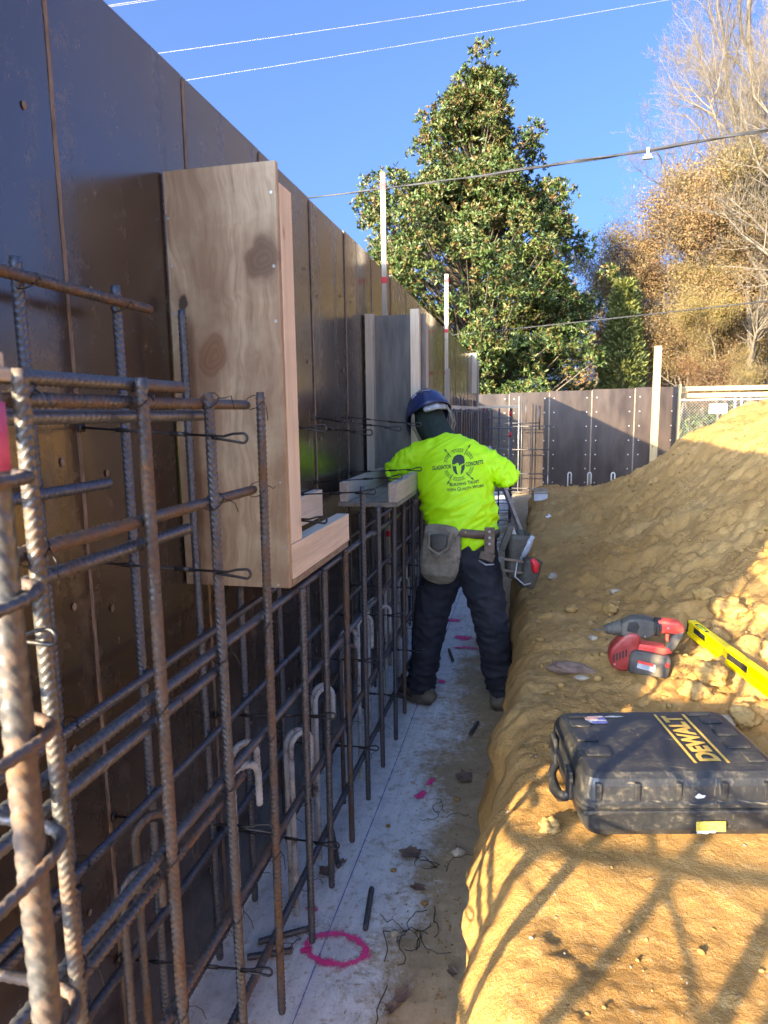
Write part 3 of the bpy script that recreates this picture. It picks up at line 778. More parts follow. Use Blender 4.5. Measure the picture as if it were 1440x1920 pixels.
bb = B(); bb.box((5.42, 18.955, 1.46), (5.85, 18.965, 1.70)); obj('sign_plate', bb.build('sign_plate'), 'sign', fen)

# ------------------------------------------------------------------ trees
def leaves_mesh(name, P, dirs, length, width, rnd, fold=0.25):
    """folded two-triangle leaves: P base points, dirs unit directions"""
    n = len(P)
    up = RNG.normal(size=(n, 3)); s = np.cross(dirs, up); s /= np.linalg.norm(s, axis=1)[:, None] + 1e-9
    nn = np.cross(s, dirs)
    l = length[:, None]; w = width[:, None]
    tip = P + dirs * l - nn * l * 0.12
    mid = P + dirs * l * 0.5
    a = mid + s * w * 0.5 + nn * w * fold; b = mid - s * w * 0.5 + nn * w * fold
    V = np.stack([P, a, tip, b], 1).reshape(-1, 3)
    i = np.arange(n) * 4
    F = np.vstack([np.stack([i, i + 1, i + 2], 1), np.stack([i, i + 2, i + 3], 1)])
    return mesh_np(name, V, F, True, {'rnd': np.repeat(rnd, 4)})
def unit(a): return a / (np.linalg.norm(a, axis=-1, keepdims=True) + 1e-9)
def tubes_mesh(name, segs, n=5):
    """segs: list of (points, radii) -> one mesh"""
    b = B()
    V = []; Fq = []; o = 0
    for pts, rad in segs:
        nn = n if rad[0] > 0.03 else 4 if rad[0] > 0.012 else 3
        v, f = sweep(pts, rad, nn, cap=False)
        V += [tuple(p) for p in v]; Fq += [tuple(q + o for q in ff) for ff in f]; o += len(v)
    return mesh_np(name, np.array(V), np.array(Fq), True)
# the magnolia
MB_ = Vector((-1.15, 25.4, -0.06))
mz = [0.4, 2.0, 5.0, 7.7, 9.6, 11.0, 12.9, 13.7]; mr = [4.1, 4.8, 4.7, 3.9, 2.5, 1.55, 0.62, 0.25]
lumps = []; rm = random.Random(19)
mz = [0.4, 2.0, 5.0, 7.7, 9.6, 11.0, 12.9, 13.6]; mr = [3.9, 4.4, 4.5, 3.8, 2.6, 1.75, 0.95, 0.55]
def mprof(z, a):
    R_ = float(np.interp(z, mz, mr)) * (0.95 + 0.34 * noise.noise(Vector((math.cos(a) * 1.3, math.sin(a) * 1.3, z * 0.5))))
    return R_ * (1.25 if math.cos(a) < -0.3 and 4 < z < 8.8 else 0.84 if math.cos(a) > 0.3 and z < 6 else 1.0)
k = 0
while k < 130:                                            # limb ends, each carrying a spray of leafy lumps
    z = 0.8 + 12.25 * rm.random() ** 1.2; a = rm.uniform(0, 2 * math.pi)
    if math.sin(a) > 0.6 and rm.random() < 0.6: continue
    R_ = mprof(z, a) * rm.uniform(0.80, 1.08); k += 1
    c = Vector((math.cos(a) * R_, math.sin(a) * R_, z)); out = Vector((math.cos(a), math.sin(a), 0.25))
    sp = 0.24 + 0.10 * R_
    for q in range(6):
        p = c + Vector((rm.gauss(0, sp), rm.gauss(0, sp), rm.gauss(0, sp * 0.7))) - out * rm.uniform(0, 0.5)
        lumps.append((p, rm.uniform(0.30, 0.66) * (0.6 + 0.4 * min(1, R_ / 2.2))))
for _ in range(150):                                      # inner foliage
    z = 0.8 + 11.5 * rm.random() ** 1.2; a = rm.uniform(0, 2 * math.pi); R_ = mprof(z, a) * rm.uniform(0.25, 0.72)
    lumps.append((Vector((math.cos(a) * R_, math.sin(a) * R_, z)), rm.uniform(0.4, 0.7) * (0.5 + 0.5 * min(1, R_ / 1.5))))
segs = [([(0, 0, 0), (0.1, 0, 3), (-0.05, 0.1, 7), (0.15, 0, 11), (0.1, 0, 13.0)], [0.32, 0.26, 0.18, 0.09, 0.02])]
for p, s in lumps:
    z0 = max(0.4, p.z - 0.55 * Vector((p.x, p.y, 0)).length - 0.5)
    q = Vector((0, 0, z0)); mid = q.lerp(p, 0.55) + Vector((0, 0, -0.15))
    segs.append(([q, mid, p], [0.05, 0.03, 0.01]))
P, Dn, Ln, Rn = [], [], [], []
for p, s in lumps:
    nclu = int(78 * (s / 0.7) ** 1.8)
    for _ in range(nclu):
        u = Vector(RNG.normal(size=3)).normalized()
        if u.z < -0.75: u.z *= -1
        c = p + Vector((u.x * s, u.y * s, u.z * s * 0.8)) * random.uniform(0.55, 1.08)
        ax = (u + Vector((p.x, p.y, 0)).normalized() * 0.35 + Vector((0, 0, 0.55))).normalized()
        tone = random.random()
        m = random.randint(6, 9)
        for k in range(m):
            dv = (ax * random.uniform(0.1, 0.7) + Vector(RNG.normal(size=3)).normalized()).normalized()
            P.append(c); Dn.append(dv); Ln.append(random.uniform(0.09, 0.19)); Rn.append(min(0.99, max(0.01, tone * 0.75 + random.uniform(-0.12, 0.22) + (0.25 if random.random() < 0.10 else 0) + 0.012 * p.z)))
P = np.array([tuple(p) for p in P]); Dn = np.array([tuple(p) for p in Dn]); Ln = np.array(Ln)
mag = thing('magnolia_tree', 'tall dense magnolia with glossy dark green leaves beyond the long wall', 'tree', MB_)
obj('trunk', tubes_mesh('trunk', segs), 'bark', mag, local=True)
obj('crown', leaves_mesh('crown', P, unit(Dn), Ln, Ln * 0.42, np.array(Rn)), 'magnolia', mag, local=True)

def bare_tree(seed, height, lean=(0, 0), spread=0.55, levels=4, stems=1, twig=1.0, up=0.35):
    rnd = random.Random(seed); segs = []; tips = []
    def branch(p, d, ln, r, lv):
        n = 5 if lv < 2 else 4 if lv < 3 else 3
        pts = [p]; q = p.copy(); dd = d.copy(); rad = [r]
        for i in range(n):
            wob = 0.10 if lv == 0 else 0.2
            dd = (dd + Vector((rnd.gauss(0, wob), rnd.gauss(0, wob), rnd.gauss(0, wob) * 0.6 + (up * 0.25 if lv > 0 else 0.02)))).normalized()
            q = q + dd * ln / n; pts.append(q.copy()); rad.append(max(r * (1 - 0.8 * (i + 1) / n), 0.0035))
        segs.append((pts, rad))
        if lv >= levels:
            tips.append((pts[-1], dd)); tips.append((pts[-2], dd)); return
        nb = {0: int(16 * twig) + 4, 1: 9, 2: 7, 3: 5}.get(lv, 4)
        for b in range(nb):
            t = rnd.uniform(0.28 if lv == 0 else 0.2, 1.0) * n
            i = min(int(t), n - 1); fr = t - i
            bp = pts[i].lerp(pts[i + 1], fr)
            ax = (pts[i + 1] - pts[i]).normalized()
            rv = Vector((rnd.gauss(0, 1), rnd.gauss(0, 1), rnd.gauss(0, 1))); rv = (rv - ax * rv.dot(ax)).normalized()
            nd = (ax * rnd.uniform(0.5, 1.0) + rv * rnd.uniform(0.6, 1.1) * (spread / 0.55) + Vector((0, 0, up))).normalized()
            k = {0: 0.36, 1: 0.55, 2: 0.5, 3: 0.5}.get(lv, 0.5)
            branch(bp, nd, ln * k * rnd.uniform(0.65, 1.15) * (1.15 - 0.5 * t / n), max(rad[i] * 0.5, 0.005), lv + 1)
    for s in range(stems):
        a = rnd.uniform(0, 6.28)
        d = Vector((lean[0] + (0.13 * math.cos(a) if stems > 1 else 0), lean[1] + (0.13 * math.sin(a) if stems > 1 else 0), 1)).normalized()
        branch(Vector((0.25 * math.cos(a), 0.25 * math.sin(a), 0)) if stems > 1 else Vector((0, 0, 0)), d, height * rnd.uniform(0.88, 1.0), 0.017 * height * rnd.uniform(0.7, 1) / (1.25 if stems > 1 else 1), 0)
    return segs, tips
bare_meshes = []
for sd, st, lean in ((3, 3, (-0.16, 0)), (11, 1, (0.03, 0)), (23, 2, (-0.05, 0))):
    sg, tp = bare_tree(sd, 18, lean, 0.6, 4, st, 0.75)
    bare_meshes.append((tubes_mesh('bare_branches', sg), tp))
def place_tree(name, label, loc, scale, rotz, me, mat, leafme=None, leafmat=None, group=None):
    t = thing(name, label, 'tree', loc, None, group)
    mwl = Matrix.Rotation(rotz, 4, 'Z') @ Matrix.Scale(scale, 4)
    obj('trunk', me, mat, t, local=True, mw=mwl)
    if leafme is not None: obj('crown', leafme, leafmat, t, local=True, mw=mwl)
    return t
G = 'bare trees at the wood edge'
place_tree('bare_tree', 'large pale-barked bare tree with leaning stems at the right edge', (11.3, 27.0, -0.06), 0.95, 0.0, bare_meshes[0][0], 'bark_pale', group=G)
place_tree('bare_tree', 'straight bare tree just right of the leaning pale-barked one', (12.3, 29.5, -0.06), 1.10, 1.3, bare_meshes[1][0], 'bark_pale', group=G)
place_tree('bare_tree', 'forked bare tree half hidden behind the brown-leaved trees', (9.6, 31.5, -0.06), 0.70, 2.2, bare_meshes[2][0], 'bark_pale', group=G)
place_tree('bare_tree', 'slim bare tree standing behind the guard rail', (8.6, 27.0, -0.06), 0.52, 4.0, bare_meshes[1][0], 'bark_pale', group=G)
place_tree('bare_tree', 'small bare tree nearest the tall pine board', (7.1, 28.0, -0.06), 0.45, 0.8, bare_meshes[2][0], 'bark_pale', group=G)
place_tree('bare_tree', 'bare tree with pale stems above the right end of the rail', (11.0, 29.5, -0.06), 0.80, 5.1, bare_meshes[0][0], 'bark_pale', group=G)
place_tree('bare_tree', 'tall bare tree at the far right behind all others', (13.0, 33.0, -0.06), 1.2, 2.9, bare_meshes[2][0], 'bark_pale', group=G)
place_tree('bare_tree', 'thin bare tree at the left end of the wood', (6.0, 31.0, -0.06), 0.5, 3.6, bare_meshes[1][0], 'bark_pale', group=G)
def leafy_tree(seed, height, nleaf, size, droop):
    sg, tp = bare_tree(seed, height, (0, 0), 0.62, 3, 1, 0.9, 0.22)
    P = []; Dn = []
    rnd = random.Random(seed + 1)
    all_pts = [p for pts, rad in sg if rad[0] < 0.05 for p in pts]
    for _ in range(nleaf):
        c = rnd.choice(all_pts); P.append(c + Vector((rnd.gauss(0, .34), rnd.gauss(0, .34), rnd.gauss(0, .26))))
        Dn.append(Vector((rnd.gauss(0, 1), rnd.gauss(0, 1), rnd.gauss(-droop, 0.8))).normalized())
    P = np.array([tuple(p) for p in P]); Dn = np.array([tuple(p) for p in Dn])
    rn = np.clip(0.5 + 1.0 * fbm(P[:, 0] * 1.0 + P[:, 2] * 0.6, P[:, 1] + P[:, 2], 0.35, 3, seed) + RNG.normal(0, 0.13, len(P)), 0.01, 0.99)
    l = RNG.uniform(size * 0.7, size * 1.3, len(P))
    return tubes_mesh('branches', sg), leaves_mesh('leaves', P, unit(Dn), l, l * 0.55, rn)
lt = [leafy_tree(41, 11, 62000, 0.085, 0.4), leafy_tree(57, 10, 56000, 0.08, 0.4)]
G = 'brown-leaved autumn trees'
place_tree('autumn_tree', 'orange-brown tree tallest among the autumn trees, behind the rail', (7.2, 30.5, -0.06), 1.0, 0.3, lt[0][0], 'bark', lt[0][1], 'oak', G)
place_tree('autumn_tree', 'golden-brown tree left of the tall pine board', (6.3, 28.0, -0.06), 0.70, 2.0, lt[1][0], 'bark', lt[1][1], 'oak', G)
place_tree('autumn_tree', 'russet tree at the left end of the wood beside the olive cedar', (5.4, 29.5, -0.06), 0.78, 4.2, lt[0][0], 'bark', lt[0][1], 'oak', G)
place_tree('autumn_tree', 'tan-leaved tree behind the pale bare stems on the right', (9.4, 33.0, -0.06), 1.08, 1.1, lt[1][0], 'bark', lt[1][1], 'oak', G)
place_tree('autumn_tree', 'brown-leaved tree at the right edge deep in the wood', (12.0, 34.5, -0.06), 1.1, 3.3, lt[0][0], 'bark', lt[0][1], 'oak', G)
place_tree('autumn_tree', 'low golden tree filling the gap behind the guard rail', (7.9, 27.0, -0.06), 0.52, 5.2, lt[1][0], 'bark', lt[1][1], 'oak', G)
place_tree('autumn_tree', 'dull brown tree left of the pale bare stems', (8.6, 29.5, -0.06), 0.85, 0.9, lt[0][0], 'bark', lt[0][1], 'oak', G)
# olive cedar
P, Dn = [], []
for _ in range(14000):
    z = 6.4 * random.random() ** 0.8; R_ = 1.45 * (1 - z / 7.6) ** 0.75 * (0.8 + 0.4 * noise.noise(Vector((z, random.random() * 0.3, 2))))
    a = random.uniform(0, 6.28); rr = R_ * math.sqrt(random.uniform(0.25, 1))
    P.append((math.cos(a) * rr, math.sin(a) * rr, z)); Dn.append((math.cos(a) * 0.7 + random.gauss(0, .4), math.sin(a) * 0.7 + random.gauss(0, .4), 0.5 + random.gauss(0, .4)))
ced = thing('cedar_tree', 'olive green cedar between the magnolia and the brown trees', 'tree', (4.25, 27.3, -0.06))
l = RNG.uniform(0.10, 0.26, len(P))
obj('crown', leaves_mesh('crown', np.array(P), unit(np.array(Dn)), l, l * 0.35, RNG.uniform(0.02, 0.98, len(P))), 'cedar', ced, local=True)
obj('trunk', tubes_mesh('trunk', [([(0, 0, 0), (0.05, 0, 3), (0, 0, 6.6)], [0.14, 0.09, 0.02])]), 'bark', ced, local=True)
# undergrowth and the far wood
P, Dn = [], []
for _ in range(22000):
    x = random.uniform(2, 24); h = 1.6 + 1.0 * noise.noise(Vector((x * 0.7, 0, 0)))
    P.append((x, random.uniform(27, 30) + 4 * (random.random() < 0.4), random.uniform(0, max(h, 0.4)))); Dn.append(tuple(RNG.normal(size=3)))
l = RNG.uniform(0.10, 0.22, len(P))
o = stuff(obj('undergrowth', leaves_mesh('undergrowth', np.array(P), unit(np.array(Dn)), l, l * 0.6, RNG.uniform(0.02, 0.98, len(P))), 'hedge'))
tag(o, 'green undergrowth along the foot of the wood', 'undergrowth')
sg = []
for _ in range(60):
    x = random.uniform(4, 34); y = random.uniform(37, 50); h = random.uniform(8, 15)
    q = Vector((x, y, 0)); sg.append(([q, q + Vector((random.gauss(0, .3), 0, h * 0.5)), q + Vector((random.gauss(0, .6), 0, h))], [random.uniform(.1, .2), .08, .02]))
    for _ in range(7):
        z = random.uniform(2, h); a = random.uniform(0, 6.28)
        sg.append(([q + Vector((0, 0, z)), q + Vector((math.cos(a) * 1.2, math.sin(a), z + 0.8)), q + Vector((math.cos(a) * 2.2, math.sin(a), z + 2.0))], [.04, .025, .008]))
P, Dn = [], []
for _ in range(30000):
    x = random.uniform(3, 34); P.append((x, random.uniform(37, 48), abs(random.gauss(3.0, 3.2)))); Dn.append(tuple(RNG.normal(size=3)))
Pn = np.array(P); Pn = Pn[Pn[:, 2] < 9.0 + 2.5 * np.sin(Pn[:, 0] * 0.9)]
l = RNG.uniform(0.15, 0.35, len(Pn))
fw = thing('far_wood', 'far brown wood reading as one mass behind the autumn trees', 'wood', (15, 50, -0.06)); fw['kind'] = 'stuff'
obj('trunks', tubes_mesh('trunks', sg), 'bark', fw)
obj('leaves', leaves_mesh('leaves', Pn, unit(RNG.normal(size=(len(Pn), 3))), l, l * 0.6, RNG.uniform(0.02, 0.98, len(Pn))), 'oak', fw)

# ------------------------------------------------------------------ overhead wires
def wire(name, a, b, r, sag, mat, label, n=40, parent=None):
    A, B_ = Vector(a), Vector(b)
    pts = [A.lerp(B_, t) - Vector((0, 0, sag * 4 * t * (1 - t))) for t in np.linspace(0, 1, n)]
    bb = B(); bb.tube(pts, r, 6)
    o = obj(name, bb.build(name, True), mat, parent)
    if label: tag(o, label, 'overhead wire')
    return o, pts
wire('overhead_wire', (-46, 30, 18.6), (34, 30, 18.9), 0.0065, 0.9, 'line', 'upper thin bright wire crossing the sky above the magnolia')
wire('overhead_wire', (-46, 30, 16.4), (34, 30, 18.6), 0.0065, 0.7, 'line', 'lower thin bright wire crossing just above the magnolia top')
wire('overhead_wire', (-46, 30, 20.6), (34, 30, 20.6), 0.006, 0.5, 'line', 'front wire of the pair in the top left sky corner')
wire('overhead_wire', (-46, 30.6, 20.9), (34, 30.6, 20.9), 0.006, 0.5, 'line', 'rear wire of the pair in the top left sky corner')
wire('overhead_wire', (-12, 22, 3.55), (30, 22, 6.9), 0.02, 0.45, 'cable', 'low dark wire passing before the magnolia and the brown trees')
cab = thing('cable_bundle', 'thick twisted bundle of telephone cables crossing before the magnolia', 'cable', (0, 15, 6))
def cpt(t):  # measured run of the bundle
    x = lerp(-14, 16, t); u_ = (x + 3.949) / (5.242 + 3.949)
    return Vector((x, 15, 6.357 + 0.505 * u_ + 0.28 * u_ * (u_ - 1)))
for k, (r, off) in enumerate(((0.024, 0.0), (0.018, 0.022), (0.010, 0.028))):
    pts = []
    for t in np.linspace(0, 1, 160):
        p = cpt(t); a = t * 60 + k * 2.1
        thin = 0.55 + 0.45 * float(sm((p.x + 2) / 3.0))
        pts.append(p + Vector((0, math.cos(a) * off, math.sin(a) * off)) * thin)
    bb = B(); bb.tube(pts, [r * (0.55 + 0.45 * float(sm((p.x + 2) / 3.0))) for p in pts], 6)
    obj('cable', bb.build('cable', True), 'cable', cab)
bb = B(); bb.box((3.02, 14.93, 6.56), (3.14, 15.07, 6.60)); bb.box((3.055, 14.97, 6.59), (3.105, 15.03, 6.74)); bb.box((2.99, 14.95, 6.525), (3.17, 15.05, 6.555))
obj('clamp', bb.build('clamp', bevel=0.006), 'galv', cab)
# ================================================================== REBAR
_rb = {}
def bar_mesh(L_, r, lod, mat):
    key = (round(L_, 2), r, lod, mat)
    if key not in _rb:
        n, pitch, rib = ((10, 0.0125, 0.0018), (8, 0.0150, 0.0018), (6, 0.03, 0.0014))[lod]
        me = rebar('bar', [(0, 0, 0), (0, 0, round(L_, 2))], r, n, pitch, rib)
        me.materials.append(M[mat]); _rb[key] = me
    return _rb[key]
def vbar(parent, name, x, y, z0, z1, r=0.0085, lod=0, mat='rebar', tilt=(0, 0)):
    me = bar_mesh(z1 - z0, r, lod, mat)
    mw = Matrix.Translation((x, y, z0)) @ Matrix.Rotation(tilt[0], 4, 'X') @ Matrix.Rotation(tilt[1], 4, 'Y') @ Matrix.Rotation(random.uniform(0, 6.28), 4, 'Z')
    return obj(name, me, None, parent, mw=mw)
def hbar(parent, name, x, y0, y1, z, r=0.0085, lod=0, mat='rebar', tilt=0.0, yaw=0.0):
    me = bar_mesh(y1 - y0, r, lod, mat)
    mw = Matrix.Translation((x, y0, z)) @ Matrix.Rotation(tilt, 4, 'X') @ Matrix.Rotation(-math.pi / 2 , 4, 'X') @ Matrix.Rotation(yaw, 4, 'Y') @ Matrix.Rotation(random.uniform(0, 6.28), 4, 'Z')
    return obj(name, me, None, parent, mw=mw)
def lod_of(y): return 0 if y < 2.3 else 1 if y < 4.2 else 2
XF, XB = 0.302, 0.066
front = thing('rebar_mat', 'front mat of tied reinforcing bars nearest the trench walkway', 'rebar mat', (XF, 2, 0))
back = thing('rebar_mat', 'rear mat of tied reinforcing bars close to the brown form panels', 'rebar mat', (XB, 2, 0))
fy_ = [0.46, 0.718, 0.972, 1.215, 1.43, 1.668, 1.89, 2.14, 2.40, 2.66, 2.93, 3.19, 3.45, 3.72]
while fy_[-1] < 10.6: fy_.append(fy_[-1] + 0.27)
def ftop(y):
    if y < 1.55: return 1.622 + 0.004 * math.sin(y * 9)
    if y < 2.2: return 1.108
    if y < 2.5: return 1.30
    if y < 3.0: return 1.19
    if y < 3.72: return 1.12
    return 1.60
rb = random.Random(5)
for y in fy_:
    t = ftop(y) + rb.uniform(-.006, .006)
    z0 = 0.03 + rb.uniform(0, .02)
    vbar(front, 'vertical_bar', XF + rb.uniform(-.004, .004), y, z0, t, 0.0093, lod_of(y), ('rebar_rusty' if rb.random() < 0.45 else 'rebar') if y > 0.8 else 'rebar_near', (rb.uniform(-.006, .006), rb.uniform(-.004, .004)))
by_ = [0.50, 0.76, 1.013, 1.276, 1.562, 1.80, 2.10, 2.395, 2.655, 2.965, 3.24, 3.52, 3.80]
while by_[-1] < 10.5: by_.append(by_[-1] + 0.28)
for y in by_:
    t = 1.835 if y < 1.6 else (1.06 if y < 3.75 else 1.75)
    vbar(back, 'vertical_bar', XB + rb.uniform(-.004, .004), y, 0.03, t + rb.uniform(-.01, .01), 0.0093, lod_of(y), 'rebar_blue' if y < 2.2 else 'rebar', (rb.uniform(-.005, .005), rb.uniform(-.004, .004)))
XH = XF - 0.0205
def hrow(parent, x, z, y1, mats=('rebar',), y0=0.40, wob=0.004):
    """a run of bars lapped end to end: near bar, then coarser ones farther off"""
    cuts = [c for c in (y0, 2.6, 5.2, 10.6) if c < y1 - 0.05] + [y1]
    for q, (a, b) in enumerate(zip(cuts[:-1], cuts[1:])):
        hbar(parent, 'horizontal_bar', x + rb.uniform(-.002, .002), a - (0.0 if q == 0 else 0.01), b, z + rb.uniform(-wob, wob), 0.0092, min(q, 2), mats[q % len(mats)], rb.uniform(-.0015, .0015))
hrow(front, XH, 0.225, 10.6); hrow(front, XH, 0.49, 10.6, ('rebar_rusty', 'rebar')); hrow(front, XH, 0.80, 10.6, ('rebar', 'rebar_rusty')); hrow(front, XH, 1.085, 10.6)
hbar(front, 'horizontal_bar', XH - 0.004, 0.42, 1.315, 0.757, 0.0092, 0, 'rebar_rusty'); hbar(front, 'horizontal_bar', XH - 0.004, 0.42, 1.26, 1.045, 0.0092, 0, 'rebar')
hrow(front, XH, 1.402, 1.44, ('rebar_rusty',)); hbar(front, 'horizontal_bar', XH - 0.004, 0.42, 1.135, 1.360, 0.0092, 0, 'rebar')
hbar(front, 'horizontal_bar', XH, 0.42, 1.14, 1.622, 0.0092, 0, 'rebar', 0.001); hbar(front, 'horizontal_bar', XH - 0.003, 0.42, 1.425, 1.594, 0.0092, 0, 'rebar_rusty'); hbar(front, 'horizontal_bar', XH - 0.022, 0.42, 1.25, 1.572, 0.0092, 0, 'rebar_blue')
for z in (1.33, 1.58): hbar(front, 'horizontal_bar', XH, 3.72, 10.55, z, 0.0085, 2, 'rebar')
XHB = XB + 0.0205
hrow(back, XHB, 0.12, 10.5, y0=0.3); hrow(back, XHB, 0.42, 10.5, ('rebar', 'rebar_rusty'), y0=0.3); hrow(back, XHB, 0.715, 10.5, ('rebar_blue', 'rebar'), y0=0.3); hrow(back, XHB, 1.0, 10.5, ('rebar_blue', 'rebar'), y0=0.3)
hbar(back, 'horizontal_bar', XHB, 0.3, 1.375, 1.80, 0.0092, 0, 'rebar_rusty', 0.004); hbar(back, 'horizontal_bar', XHB, 0.3, 1.18, 1.44, 0.0092, 0, 'rebar_blue')
hbar(back, 'horizontal_bar', XHB - 0.0, 0.3, 1.0, 0.685, 0.0092, 0, 'rebar')
for z in (1.3, 1.6): hbar(back, 'horizontal_bar', XHB, 3.8, 10.45, z, 0.0085, 2, 'rebar')
def twist(bb, p, axis_x=True, seed=0):
    r = random.Random(seed); p = Vector(p); R_ = 0.0215
    pts = []
    for a in np.linspace(0, 2 * math.pi * 1.05, 12):
        pts.append(p + Vector((math.cos(a) * R_ * 0.95 - 0.009, math.sin(a) * R_ * 0.75, math.sin(a) * R_ * 0.75)))
    bb.tube(pts, 0.0011, 4)
    e = pts[-1]; d = Vector((r.uniform(0.2, 1), r.uniform(-1, 1), r.uniform(-1, 0.3))).normalized()
    bb.tube([e, e + d * 0.012, e + d * 0.024 + Vector((0, 0, r.uniform(-.012, .006))), e + d * 0.030 + Vector((0, 0, r.uniform(-.03, .0)))], 0.0011, 4)
bb = B(); s = 0
for y in fy_[0:12]:
    for z in (0.225, 0.49, 0.80, 1.085, 1.402, 1.60):
        if z > ftop(y) - 0.01 or rb.random() < 0.15: continue
        s += 1; twist(bb, (XF, y, z), seed=s)
stuff(obj('tie_wire', bb.build('tie_wire', True), 'wire', front))
bb = B()
for y in by_[2:9]:
    for z in (0.12, 0.42, 0.715, 1.0, 1.80):
        if z > (1.835 if y < 1.4 else 1.06) or rb.random() < 0.4: continue
        s += 1; twist(bb, (XB + 0.019, y, z), seed=s)
stuff(obj('tie_wire', bb.build('tie_wire', True), 'wire', back))

# hooked dowels rising out of the footing
hooks = [(1.02, 0.70, 'rebar_rusty', 0.16), (1.10, 0.76, 'rebar_rusty', 0.14), (1.42, 0.70, 'hook', 0.20), (1.50, 0.715, 'hook', 0.16), (1.80, 0.60, 'hook', 0.21), (1.86, 0.575, 'hook', 0.17), (2.07, 0.63, 'hook', 0.20), (2.16, 0.60, 'hook', 0.16), (2.42, 0.66, 'rebar_rusty', 0.19), (2.50, 0.70, 'hook', 0.17), (2.62, 0.72, 'hook', 0.21), (2.92, 0.71, 'hook', 0.18), (3.05, 0.64, 'hook', 0.2), (3.3, 0.7, 'hook', 0.18), (3.55, 0.66, 'hook', 0.2), (3.9, 0.7, 'hook', 0.18), (4.3, 0.68, 'hook', 0.19)]
for q, (y, zt, mt, x) in enumerate(hooks):
    R_ = 0.038; a0 = rb.uniform(-0.5, 0.5)
    hd = Vector((math.cos(a0) * 0.55, 0.75, 0)).normalized()
    pts = [Vector((x, y, -0.02)), Vector((x, y, (zt - R_) * 0.5)), Vector((x, y, zt - R_))]
    for a in np.linspace(math.pi, 0, 11)[1:]:
        pts.append(Vector((x, y, zt - R_)) + hd * (R_ + R_ * math.cos(a)) + Vector((0, 0, R_ * math.sin(a))))
    pts.append(pts[-1] + Vector((0, 0, -rb.uniform(0.05, 0.13))))
    me = rebar('hooked_dowel', pts, 0.0085, 8 if y < 2.7 else 6, 0.014, 0.0011)
    tag(obj('hooked_dowel', me, mt), ORD[q] + (' hooked dowel from the camera, rusty and rising from the footing between the mats' if mt != 'hook' else ' hooked dowel from the camera, splashed grey with cement, between the mats'), 'dowel', 'hooked dowels in the footing')

# snap ties with loop ends
def tie_mesh(length):
    b = B()
    b.tube([(0, 0, 0), (length * 0.55, 0, 0)], 0.0028, 6)
    b.box((length * 0.22, -0.0016, -0.0045), (length * 0.30, 0.0016, 0.0045)); b.box((length * 0.55, -0.0016, -0.0045), (length * 0.66, 0.0016, 0.0045))
    pts = [Vector((length * 0.64, 0, 0)), Vector((length - 0.05, 0, 0.001)), Vector((length - 0.03, 0, 0.007))]
    for a in np.linspace(math.pi * 0.6, -math.pi * 0.6, 9): pts.append(Vector((length - 0.009 + 0.0095 * math.cos(a), 0, 0.0095 * math.sin(a))))
    pts += [Vector((length - 0.03, 0, -0.007)), Vector((length - 0.055, 0, -0.005)), Vector((length - 0.075, 0, -0.004))]
    b.tube(pts, 0.0028, 6)
    b.box((0.0, -0.009, -0.009), (0.004, 0.009, 0.009))
    return b.build('form_tie', True)
tm = tie_mesh(0.375); tm.materials.append(M['tie'])
rown = {0.33: 'lowest', 0.68: 'second', 1.28: 'third', 1.55: 'top'}
for z, rn in rown.items():
    q = 0
    for s_ in [0.68] + seams[2:9]:
        if s_ < 0.7 and z > 1.4: continue
        if 3.2 < s_ < 3.4 and z > 1.4 and False: continue
        mw = Matrix.Translation((0.0045, s_ + rb.uniform(-.01, .01), z + rb.uniform(-.012, .012))) @ Matrix.Rotation(rb.uniform(-.05, .05) - (0.08 if z > 1.2 and s_ < 2 else 0), 4, 'Z') @ Matrix.Rotation(rb.uniform(-.04, .08) - (0.05 if z < 1.4 else -0.06), 4, 'Y')
        o = obj('form_tie', tm, None, mw=mw)
        tag(o, f'{ORD[q]} loop-ended steel form tie from the camera in the {rn} row along the panels', 'form tie', 'loop-ended form ties'); q += 1

# near pilaster cage at the left edge
cage = thing('column_cage', 'blurred column cage of thick bars and hoops at the left edge', 'rebar cage', (0.45, 0.5, 0))
for x, y in ((0.446, 0.500), (0.446, -0.16), (0.452, -0.62)):
    me = bar_mesh(1.585, 0.0155, 0, 'rebar_near') if False else rebar('thick_bar', [(0, 0, 0), (0, 0, 1.575)], 0.0128 if y > 0.4 else 0.018, 12, 0.021, 0.0015)  # unseen bars behind the camera are thickened to broaden their shadows
    me.materials.append(M['rebar_near']); obj('thick_bar', me, None, cage, mw=Matrix.Translation((x, y, 0.025)))
bb = B(); bb.tube([(0.446, 0.500, 1.525), (0.446, 0.500, 1.585)], 0.0147, 14); obj('paint_band', bb.build('paint_band', True), 'pinkmark', cage)
def hoop(z, tl):
    c = [(0.10, 0.545), (0.415, 0.548), (0.448, 0.545), (0.468, 0.520), (0.466, 0.40), (0.466, -0.62), (0.44, -0.645), (0.30, -0.645)]
    pts = []
    for i in range(len(c) - 1):
        a, b = Vector((*c[i], 0)), Vector((*c[i + 1], 0))
        m = max(2, int((b - a).length / 0.02))
        for t in range(m): pts.append(a.lerp(b, t / m))
    for _ in range(3): pts = [pts[0]] + [(pts[i - 1] + pts[i] * 2 + pts[i + 1]) / 4 for i in range(1, len(pts) - 1)] + [pts[-1]]
    pts = [Vector((p.x, p.y, z + (p.y - 0.3) * tl)) for p in pts]
    return rebar('hoop', pts, 0.0056, 8, 0.012, 0.0008)
for q, z in enumerate((1.515, 1.40, 1.275, 1.14, 0.96, 0.5)):
    obj('hoop', hoop(z, rb.uniform(-0.04, 0.05)), 'rebar_rusty', cage)
